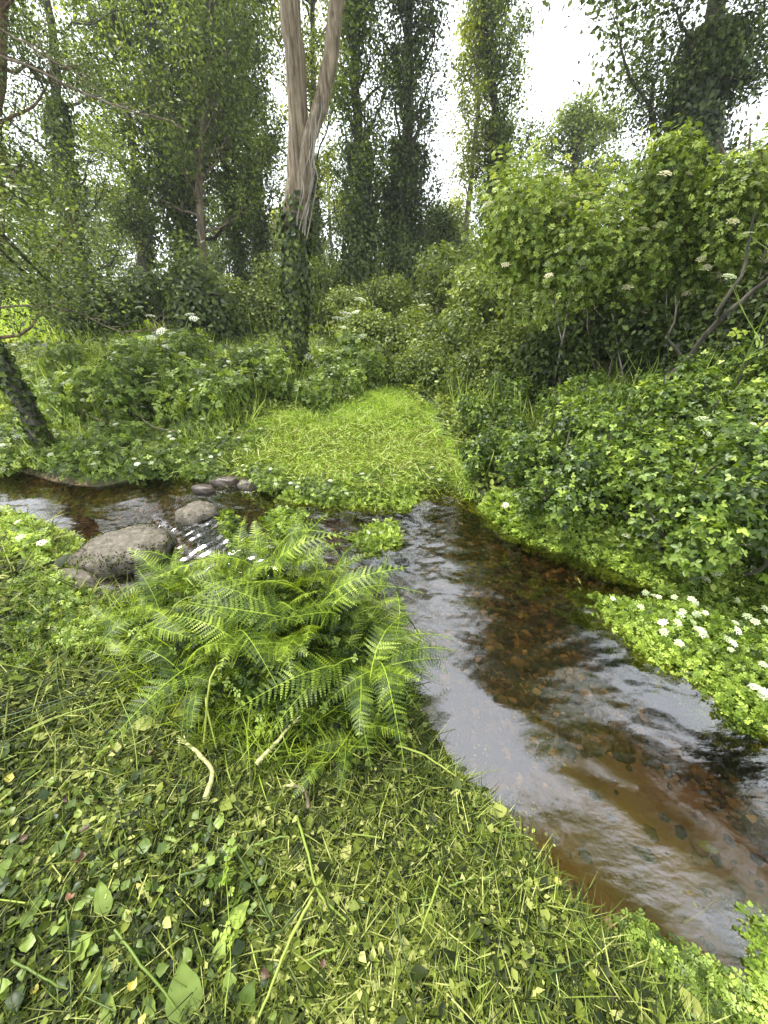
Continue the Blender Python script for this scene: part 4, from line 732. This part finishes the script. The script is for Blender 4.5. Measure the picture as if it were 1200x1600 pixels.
# loose stems on the right bank and far bank
RS = [([(1065, 938), (1050, 905), (1032, 878)], .007, 'pale torn stalk leaning up left at the right waterline', 'stalk'), ([(1062, 938), (1058, 900), (1050, 865)], .006, 'second pale stalk beside the torn one at the right waterline', 'stalk'),
      ([(1075, 930), (1060, 860), (1045, 790), (1040, 740)], .004, 'long thin green stem rising from the waterline through the brambles', 'stalk'), ([(1120, 925), (1135, 850), (1160, 780), (1180, 740)], .004, 'thin green stem arching right in the right hand brambles', 'stalk'),
      ([(1170, 1540), (1210, 1480)], .006, 'broad green stem in the bottom right corner', 'stalk'), ([(1060, 1450), (1090, 1430), (1115, 1412)], .005, 'yellow green stem poking over the water at bottom right', 'stalk')]
for px, r, lb, mt in RS: stalk(px, r, lb, mat=mt, lift=.14 if px[0][1] < 1200 else .05, group=None, tint=.7)
stalk([(890, 940), (915, 985), (960, 1025), (1040, 1080), (1080, 1110)], .004, 'curved green stem trailing along the edge of the flowering water plants', lift=.2, group=None, leafy=18)
TW = [([(130, 665), (160, 678), (190, 690)], .008, 'dark pink broken twig on the far bank below the leaning trunk'), ([(218, 640), (225, 670), (248, 692), (290, 702)], .009, 'pale curved fallen twig on the far bank'), ([(265, 655), (300, 665)], .007, 'short reddish twig at the left of the clearing'),
      ([(920, 445), (930, 480), (945, 500)], .006, 'pale dead stem inside the elder bush'), ([(150, 690), (190, 672)], .006, 'broken twig crossing the dark pink one'), ([(655, 415), (640, 440)], .02, 'bare pale branch end on the back bank under the trunks')]
for i, (px, r, lb) in enumerate(TW):
    px = [(*q, 4.4) for q in px] if i == 3 else ([(*q, 12.) for q in px] if i == 5 else px)
    stalk(px, r, lb, name='twig', mat='twig', lift=.18, cat='twig', group='broken twigs')

# ------------------------------------------------------------------ trees
def tree(label, trunk_px, r0, leaf='tree', nl=14000, lsz=(.10, .18), limbs=16, limb_len=2.4, t0=.35, asc=(.5, 1.3), ivy=0., ivyr=.35, ivyn=0, barkm='darkbark', spread=.38, name='tree', group='trees beyond the clearing', ext=5., r1=.3, sub=4, extra=None, seed=None, bias=(0, 0)):
    """trunk_px: (x, y, Y) places along the trunk, base first"""
    g = np.random.default_rng(seed if seed is not None else abs(int(atY(*trunk_px[0])[0] * 30 + 11) if trunk_px[0][0] != 'w' else 99))
    pts = [np.array(p[1:], float) if p[0] == 'w' else atY(*p) for p in trunk_px]; b = pts[0].copy(); b[2] = min(b[2], float(hgt(b[0], b[1]))) - .05; pts[0] = b; b = b.copy()
    if ext:
        k_ = np.linalg.norm(pts[-1] - pts[0]); dd = unit(pts[-1] - pts[-2]) + [0, 0, .5]; pts.append(pts[-1] + unit(dd) * ext); k_ = k_ / (k_ + ext)
        t0 *= k_ * .7; ivy *= k_; limbs = int(limbs / k_); nl = int(nl / k_)
    C = spline(pts, 26) - b; C[1:-1] += (np.cumsum(g.normal(size=(24, 3)) * .025, 0)) * [1, 1, 0] * (name != 'forked_tree')
    if group == 'trees beyond the clearing': limb_len *= .85
    th = thing(name, label, 'tree', b, 0, group); L_ = np.linalg.norm(C[-1] - C[0]); u = np.linspace(0, 1, 26)
    m = MB(); rad = r0 * (1 - (1 - r1) * u) * (1 + .35 * np.exp(-u * 18)); tube(m, C, rad, 12, rough=.04); m.build('trunk', barkm, th, True)
    bm, cl, cs = MB(), [], []
    for k in range(limbs):
        t = t0 + (1 - t0) * (k + g.uniform(0, .9)) / limbs; i0 = min(int(t * 25), 24); s0 = C[i0] + (C[i0 + 1] - C[i0]) * (t * 25 - i0); az = k * 2.4 + g.uniform(-.6, .6); el = g.uniform(*asc)
        ln = limb_len * (1.05 - .65 * (t - t0) / (1.001 - t0)) * g.uniform(.7, 1.2); dr = np.array([math.cos(az) * math.cos(el) + bias[0], math.sin(az) * math.cos(el) + bias[1], math.sin(el)])
        e = s0 + dr * ln; mid = s0 + dr * ln * .5 + np.array([math.cos(az), math.sin(az), -.3]) * ln * .08; B = spline([s0, mid, e], 9); B[1:] += g.normal(size=(8, 3)) * .04 * ln / 2
        rr = r0 * .32 * (1.1 - .6 * t); tube(bm, B, np.linspace(rr, rr * .2, 9), 5)
        for j in range(sub):
            i1 = g.integers(2, 8); sb = B[i1]; d2 = unit(dr * .7 + g.normal(size=3) * .7 + [0, 0, .3]); l2 = ln * g.uniform(.25, .5); Q = spline([sb, sb + d2 * l2 * .5 + g.normal(size=3) * .06, sb + d2 * l2], 5); tube(bm, Q, np.linspace(rr * .35, rr * .08, 5), 4)
            cl += [Q[3], Q[4]]; cs += [.8, 1.]
        cl += [B[5], B[7], B[8]]; cs += [.7, .9, 1.]
    if limbs: bm.build('limbs', barkm, th, True)
    if nl and cl:
        nl = int(nl * .74); spread *= .66
        cl = np.array(cl); cs = np.array(cs); lt = g.uniform(-.2, .22, len(cl)); i_ = g.integers(0, len(cl), nl); keep = g.uniform(size=nl) < cs[i_]; i_ = i_[keep]; n = len(i_)
        sg = spread * g.uniform(.55, 1.25, len(cl))[i_]; off = g.normal(size=(n, 3)) * sg[:, None] * [1, 1, .8]; P = cl[i_] + off
        mb = MB(); scatter(mb, LEAF, P, basis(np.array([0, 0, .45]) + unit(off) * .4 + g.normal(size=(n, 3)) * .5, g=g), g.uniform(*lsz, n) * .72, .45 + lt[i_] + g.normal(size=n) * .16); mb.build('crown', leaf, th)
    if ivyn:
        ivyn = int(ivyn * 1.5)
        mb = MB(); t = g.uniform(0, ivy, ivyn); i0 = np.minimum((t * 25).astype(int), 24); P = C[i0] + (C[i0 + 1] - C[i0]) * (t * 25 - i0)[:, None]; a = g.uniform(0, 6.3, ivyn); dr = np.column_stack([np.cos(a), np.sin(a), 0 * a])
        w = ivyr * (.7 + .3 * np.sin(t * 17 + np.sin(a * 2 + t * 9) * 2 + g.uniform(0, 6))) * (1 - .6 * t / max(ivy, .01)) * g.gamma(2.2, .32, ivyn) + np.interp(t, u, rad)
        P = P + dr * w[:, None]; scatter(mb, WIDE, P, basis(dr + [0, 0, .35] + g.normal(size=P.shape) * .45, np.array([0, 0, -1.]) + g.normal(size=P.shape) * .5, g=g), g.uniform(.045, .11, ivyn), .45 + g.normal(size=ivyn) * .2 + .15 * np.sin(t * 23 + a)); mb.build('ivy', 'ivy' if ivyr < .1 else 'treedark', th)
    return th
# the forked tree in the middle
TY = float(at(463, 588)[1]); fk = tree('tall forked tree with pale bark above and dark ivy around its lower trunk', [(463, 600, TY), (462, 500, TY), (460, 400, TY), (458, 330, TY)], .150, nl=0, limbs=0, ext=0, ivy=1., ivyn=0, barkm='bark', r1=.92, group=None, name='forked_tree', seed=4)
b = np.array(fk.location)
def stem(px, r, mt='bark', nm='stem', ns=14):
    m = MB(); C = wobble(spline([atY(*p) for p in px], 20), .04) - b; tube(m, C, np.linspace(r[0], r[1], 20), ns, rough=.035); m.build(nm, mt, fk, True); return C
S1 = stem([(458, 350, TY), (463, 280, TY), (462, 180, TY), (457, 90, TY), (452, 0, TY), (448, -160, TY), (440, -520, TY)], (.138, .10)); S2 = stem([(470, 345, TY - .05), (480, 240, TY - .05), (502, 160, TY - .05), (518, 70, TY), (527, 0, TY), (545, -160, TY), (570, -480, TY)], (.095, .082))
for k in range(7):
    x0 = 468 + k * 3; stem([(x0 - 6, 350 + k * 4, TY - .2), (x0 + 4 + rng.normal() * 4, 290, TY - .22), (x0 + 8 + rng.normal() * 5, 240, TY - .2), (x0 + 14 + k, 195 - k * 8, TY - .16)], (.009, .005), 'vine', 'vine', 5)
m = MB(); n = 5200; y_ = rng.uniform(300, 592, n); top_ = smooth((y_ - 300 + 25 * rng.normal(size=n)) / 95); kk = rng.uniform(size=n) < top_; y_ = y_[kk]; n = len(y_); a = rng.uniform(0, 6.3, n); C0 = np.array([atY(461, y, TY) for y in y_]) - b; dr = np.column_stack([np.cos(a), np.sin(a), 0 * a]); rr = .142 + rng.gamma(2, .018, n) + .03 * np.sin(C0[:, 2] * 6 + a * 2)
scatter(m, WIDE, C0 + dr * rr[:, None], basis(dr + [0, 0, .3] + rng.normal(size=(n, 3)) * .25, np.array([0, 0, -1.]) + rng.normal(size=(n, 3)) * .4), rng.uniform(.045, .085, n), rng.uniform(.1, .9, n)); m.build('ivy', 'ivy', fk)
m, l_ = MB(), MB(); CL = []
for k in range(26):
    C = (S1, S2)[k % 2]; i0 = rng.integers(16, 19); az = k * 2.4; ln = rng.uniform(1., 2.2); e = C[i0] + np.array([math.cos(az), math.sin(az), .7]) * ln; Bq = spline([C[i0], (C[i0] + e) / 2 + [0, 0, -.1], e], 7); tube(m, Bq, np.linspace(.05, .01, 7), 5); CL += list(Bq[3:])
CL = np.array(CL); CL = CL[CL[:, 2] > 4.4]; ii = rng.integers(0, len(CL), 2600); P = CL[ii] + rng.normal(size=(2600, 3)) * .3; scatter(l_, LEAF, P, basis(np.array([0, 0, .6]) + rng.normal(size=P.shape) * .5), rng.uniform(.06, .11, 2600), rng.uniform(.1, .9, 2600)); m.build('limbs', 'bark', fk, True); l_.build('crown', 'tree', fk)

tree('tree with a bare red brown trunk at the left frame edge', [(-20, 640, 6.2), (-6, 480, 6.2), (10, 300, 6.2), (8, 150, 6.2), (4, 0, 6.2), (0, -250, 6.2)], .085, 'treedark', 30000, (.03, .065), 13, 1.15, .25, (.1, .8), barkm='redbark', spread=.28, sub=6, group=None, name='tree', bias=(.1, .2))
tree('slender tree with hanging yellow green leaves, second from left', [(120, 500, 11), (112, 350, 11), (100, 200, 11), (85, 60, 11), (70, -120, 11)], .12, 'tree', 24000, (.05, .10), 22, 2.0, .15, (-.1, .9), .6, .35, 3500, ext=2)
tree('thin dark stemmed tree left of the big ivy clad one', [(215, 440, 15), (222, 350, 15), (205, 240, 15), (190, 100, 15), (180, 0, 15)], .11, 'tree', 11000, (.09, .17), 16, 2.2, .2, (.2, 1.0), .4, .4, 2500)
tree('broad leafy tree with thick ivy trunk, tallest on the left', [(290, 430, 15), (283, 330, 15), (270, 230, 15), (250, 120, 15), (235, 20, 15), (225, -80, 15)], .26, 'tree', 30000, (.10, .19), 28, 2.9, .22, (.3, 1.2), .75, .85, 9000, spread=.45)
tree('leaning bare stemmed tree just right of the thick ivy trunk', [(305, 430, 13.5), (310, 330, 13.5), (318, 240, 13.5), (335, 140, 13.5), (345, 30, 13.5)], .12, 'tree', 15000, (.09, .17), 18, 2.2, .35, (.4, 1.2), 0, .3, 0, 'twig')
tree('ivy columned tree leaning left, left of the forked tree', [(372, 440, 16), (366, 330, 16), (350, 240, 16), (330, 120, 16), (318, 0, 16)], .16, 'tree', 16000, (.10, .18), 18, 2.2, .35, (.5, 1.2), .55, .55, 5200)
tree('ivy columned tree nearest the forked tree on its left', [(405, 440, 17), (400, 330, 17), (392, 220, 17), (385, 100, 17), (375, -30, 17)], .16, 'tree', 17000, (.10, .18), 20, 2.4, .3, (.5, 1.2), .5, .55, 5200)
tree('slim tree directly behind the forked tree', [(488, 440, 18), (488, 320, 18), (490, 180, 18), (490, 40, 18), (490, -80, 18)], .13, 'treeyel', 16000, (.10, .18), 18, 2.3, .25, (.5, 1.2), .5, .5, 4200)
tree('spire shaped ivy clad tree right of the forked tree', [(560, 455, 13.5), (562, 340, 13.5), (560, 200, 13.5), (552, 80, 13.5), (545, -60, 13.5)], .17, 'tree', 15000, (.08, .15), 24, 1.7, .2, (.8, 1.35), .65, .6, 7000, spread=.3)
tree('dark upright ivy clad tree in the centre with steep branches', [(630, 455, 14), (634, 340, 14), (638, 200, 14), (642, 80, 14), (648, -60, 14)], .19, 'treedark', 16000, (.08, .15), 26, 1.9, .2, (.8, 1.4), .65, .65, 7500, spread=.3)
tree('slender pale stemmed tree between the two ivy columns', [(722, 440, 17), (728, 330, 17), (738, 200, 17), (742, 90, 17), (748, -60, 17)], .10, 'treeyel', 12000, (.09, .16), 20, 1.8, .25, (.8, 1.4), .2, .4, 1200, 'vine', spread=.32)
tree('feathery tree with ivy clump halfway up, right of centre', [(772, 440, 16.5), (776, 330, 16.5), (775, 200, 16.5), (762, 90, 16.5), (755, -60, 16.5)], .16, 'tree', 13000, (.09, .16), 24, 1.9, .3, (.8, 1.4), .7, .6, 7500, spread=.32)
tree('bushy ivy mass of a tree low between trunks at right of centre', [(690, 450, 16), (690, 400, 16), (688, 350, 16)], .2, 'treedark', 9000, (.10, .18), 12, 1.3, .2, (.1, 1.2), .9, .8, 3500, ext=0)
tree('round crowned tree in the right background above the elder', [(890, 420, 22), (895, 330, 22), (900, 240, 22), (905, 190, 22)], .25, 'tree', 22000, (.12, .22), 26, 2.6, .15, (-.1, 1.0), 0, .4, 0, spread=.5, ext=0)
tree('dark small tree left of the round crowned one', [(835, 430, 18), (838, 360, 18), (842, 300, 18)], .16, 'treedark', 11000, (.10, .18), 16, 1.8, .1, (0, 1.1), 0, .4, 0, ext=0)
tree('massive ivy covered tree leaning right at the upper right', [(1050, 400, 11), (1066, 290, 11), (1088, 180, 11), (1112, 70, 11), (1135, -40, 11.2), ('w', 6.3, 11.6, 8.5), ('w', 6.2, 11.5, 14), ('w', 5.2, 11, 22.5)], .24, 'treedark', 95000, (.15, .27), 42, 4.6, .53, (.5, 1.25), .48, .7, 26000, spread=.8, ext=0, sub=5)
tree('green tree at the far right behind the elders', [(1190, 420, 16), (1195, 330, 16), (1205, 250, 16)], .2, 'tree', 20000, (.10, .19), 22, 2.6, .1, (-.2, 1.0), 0, .4, 0, spread=.45, ext=0)
tree('low dark tree at the far left behind the herbs', [(-50, 520, 9), (-20, 400, 9), (40, 270, 9)], .13, 'tree', 15000, (.06, .13), 18, 1.6, .45, (-.1, .9), 0, .3, 0, spread=.3, ext=0)
tree('holly dark tree leaning left of the big ivy trunk', [(225, 450, 13), (222, 390, 13), (205, 345, 13), (190, 320, 13)], .13, 'treedark', 6000, (.07, .14), 12, 1.0, .3, (0, 1.), 0, .3, 0, spread=.25, ext=0)
lt = [o for o in bpy.data.objects if o.get('label', '').startswith('massive ivy')][0]; bb = np.array(lt.location); m, l_ = MB(), MB(); CLt = []
for px in ([(1062, 310, 11), (1035, 240, 10.8), (1010, 190, 10.6), (975, 110, 10.5), (965, 40, 10.4)], [(1020, 210, 10.7), (1012, 150, 10.8), (1005, 90, 10.9)], [(1085, 200, 11), (1120, 130, 10.8), (1165, 60, 10.7), (1200, -10, 10.6)], [(1060, 290, 11), (1010, 300, 10.9), (1000, 250, 10.8)], [(1090, 170, 11), (1070, 90, 10.9), (1050, 10, 10.8)], [(1105, 120, 11), (1150, 130, 10.8), (1190, 110, 10.7)]):
    Q = wobble(spline([atY(*p) for p in px], 14), .12) - bb; tube(m, Q, np.linspace(.06, .012, 14), 6)
    for k in range(9):
        b0 = Q[rng.integers(5, 14)]; e = b0 + unit(rng.normal(size=3) + [0, 0, .4]) * rng.uniform(.3, .8); T = spline([b0, (b0 + e) / 2 + rng.normal(size=3) * .05, e], 5); tube(m, T, np.linspace(.012, .003, 5), 4); CLt += list(T[2:])
    CLt += list(Q[6:])
CLt = np.array(CLt); n = 11000; P = CLt[rng.integers(0, len(CLt), n)] + rng.normal(size=(n, 3)) * .17; scatter(l_, LEAF, P, basis(np.array([0, 0, .6]) + rng.normal(size=P.shape) * .5), rng.uniform(.04, .09, n), rng.uniform(.1, .9, n)); m.build('side_limbs', 'darkbark', lt, True); l_.build('side_foliage', 'treedark', lt)
tree('tall tree beyond the right edge, overhanging the pool', [('w', 5.2, 3.0, .8), ('w', 4.9, 2.9, 3.2), ('w', 4.2, 2.6, 6.5), ('w', 3.7, 2.3, 11.5)], .2, 'tree', 60000, (.09, .16), 34, 3.1, .42, (.0, 1.1), .5, .3, 3000, group=None, spread=.55, ext=0)
# far wall of trees seen through the gaps
FT = [(-60, 'leftmost of the pale far trees'), (60, 'pale far tree behind the slender yellow green one'), (165, 'pale far tree left of the thick ivy trunk'), (340, 'pale far tree behind the leaning ivy columns'), (440, 'pale far tree seen left of the forked trunk'), (520, 'pale far tree seen right of the forked trunk'),
      (600, 'pale far tree between the two central ivy spires'), (700, 'pale far tree behind the pale slender stem'), (790, 'pale far tree behind the feathery tree'), (1010, 'pale far tree between round crown and leaning ivy tree'), (1110, 'pale far tree behind the leaning ivy tree'), (1260, 'pale far tree beyond the right frame edge')]
for k, (x, lb) in enumerate(FT):
    Y = 27 + (k * 37 % 9); top_ = 345 - (k * 53 % 70) + (60 if 780 < x < 1200 else 0)
    tree(lb, [(x, 440, Y), (x, 400, Y), (x + (x - 600) * .04, top_, Y)], .2, ('tree', 'treeyel', 'shrub')[k % 3], 13000, (.16, .3), 16, 2.6, .05, (-.2, 1.1), 0, .4, 0, group='far trees', spread=.6, seed=k + 200, ext=0)

# leaning ivy trunk and overhanging twigs at left
th = thing('leaning_tree', 'dark ivy clad trunk leaning out over the stream at the left edge', 'tree', at(80, 722)); b = np.array(th.location)
Yb = float(b[1]); C = spline([b - [0, 0, .1], atY(62, 680, Yb), atY(20, 600, Yb), atY(-30, 520, Yb), atY(-120, 380, Yb), atY(-200, 200, Yb)], 18) - b; m = MB(); tube(m, C, np.linspace(.085, .05, 18), 10, rough=.06); m.build('trunk', 'darkbark', th, True)
m = MB(); n = 1500; ii = rng.integers(0, 12, n); P = C[ii] + (C[ii + 1] - C[ii]) * rng.uniform(size=(n, 1)); d_ = unit(rng.normal(size=(n, 3))); P = P + d_ * .09; scatter(m, WIDE, P, basis(d_ + rng.normal(size=P.shape) * .3), rng.uniform(.025, .06, n), rng.uniform(0, .8, n)); m.build('ivy', 'ivy', th)
m = MB(); CLs = []
for px in ([(-120, 300, Yb), (-20, 330, Yb + .3), (60, 420, Yb + .8), (110, 470, Yb + 1.1)], [(-100, 330, Yb), (0, 390, Yb + .5), (70, 450, Yb + 1.3)], [(-180, 200, Yb), (-60, 250, Yb + .6), (20, 300, Yb + 1.5), (60, 330, Yb + 2)]):
    Q = wobble(spline([atY(*p) for p in px], 12), .06) - b; tube(m, Q, np.linspace(.03, .006, 12), 6); CLs += list(Q[4:])
m.build('limbs', 'darkbark', th, True); CLs = np.array(CLs); n = 6000; P = CLs[rng.integers(0, len(CLs), n)] + rng.normal(size=(n, 3)) * [.33, .35, .2] - [.1, 0, 0]; m = MB(); scatter(m, LEAF, P, basis(np.array([0, 0, .8]) + rng.normal(size=P.shape) * .5), rng.uniform(.03, .06, n), rng.uniform(.1, .9, n)); m.build('crown', 'treedark', th)
BRN = [('bare twig reaching right over the herbs at the left, low one', [(-30, 478, 4.4), (60, 478, 4.5), (130, 495, 4.6), (190, 516, 4.7), (262, 508, 4.8)], .013), ('long thin bare branch sloping down right across the upper left trees', [(-30, 75, 5.5), (60, 110, 5.6), (150, 152, 5.7), (230, 180, 5.8), (285, 200, 5.9)], .014),
       ('upper thin drooping branch at the top left', [(-30, 30, 5.5), (50, 80, 5.6), (120, 120, 5.7), (170, 150, 5.8)], .009)]
for k, (lb, px, r) in enumerate(BRN):
    pts = [atY(*p) for p in px]; th = thing('overhanging_branch', lb, 'branch', pts[0], 0, 'overhanging branches at left'); o0 = pts[0]; m = MB(); C = wobble(spline(pts, 22), .05) - o0; tube(m, C, np.linspace(r, r * .3, 22), 6)
    m.build('branch', 'twig', th, True); m = MB()
    for j in range(10):
        i0 = rng.integers(6, 21); e = C[i0] + np.array([rng.uniform(.05, .3), rng.normal() * .15, rng.normal() * .14]); tube(m, wobble(spline([C[i0], (C[i0] + e) / 2, e], 5), .02), [.004, .003, .003, .002, .001], 4)
    m.build('twigs', 'twig', th)

# ------------------------------------------------------------------ haze volume added to soften the far trees
if HAZE:
    mb = MB(); x0, x1, y0, y1, z0, z1 = -60, 60, -8, 62, -1.6, 24
    V = np.array([(x, y, z) for z in (z0, z1) for y in (y0, y1) for x in (x0, x1)]); mb.add(V, [(0, 2, 3, 1), (4, 5, 7, 6), (0, 1, 5, 4), (2, 6, 7, 3), (0, 4, 6, 2), (1, 3, 7, 5)])
    m, N, K = new_mat('haze_air'); v = N.new('ShaderNodeVolumePrincipled'); v.inputs['Color'].default_value = (.9, .93, .95, 1); v.inputs['Density'].default_value = .0014; v.inputs['Anisotropy'].default_value = .3
    o = N.new('ShaderNodeOutputMaterial'); K(v.outputs[0], o.inputs['Volume']); tag(mb.build('haze', m), kind='stuff')
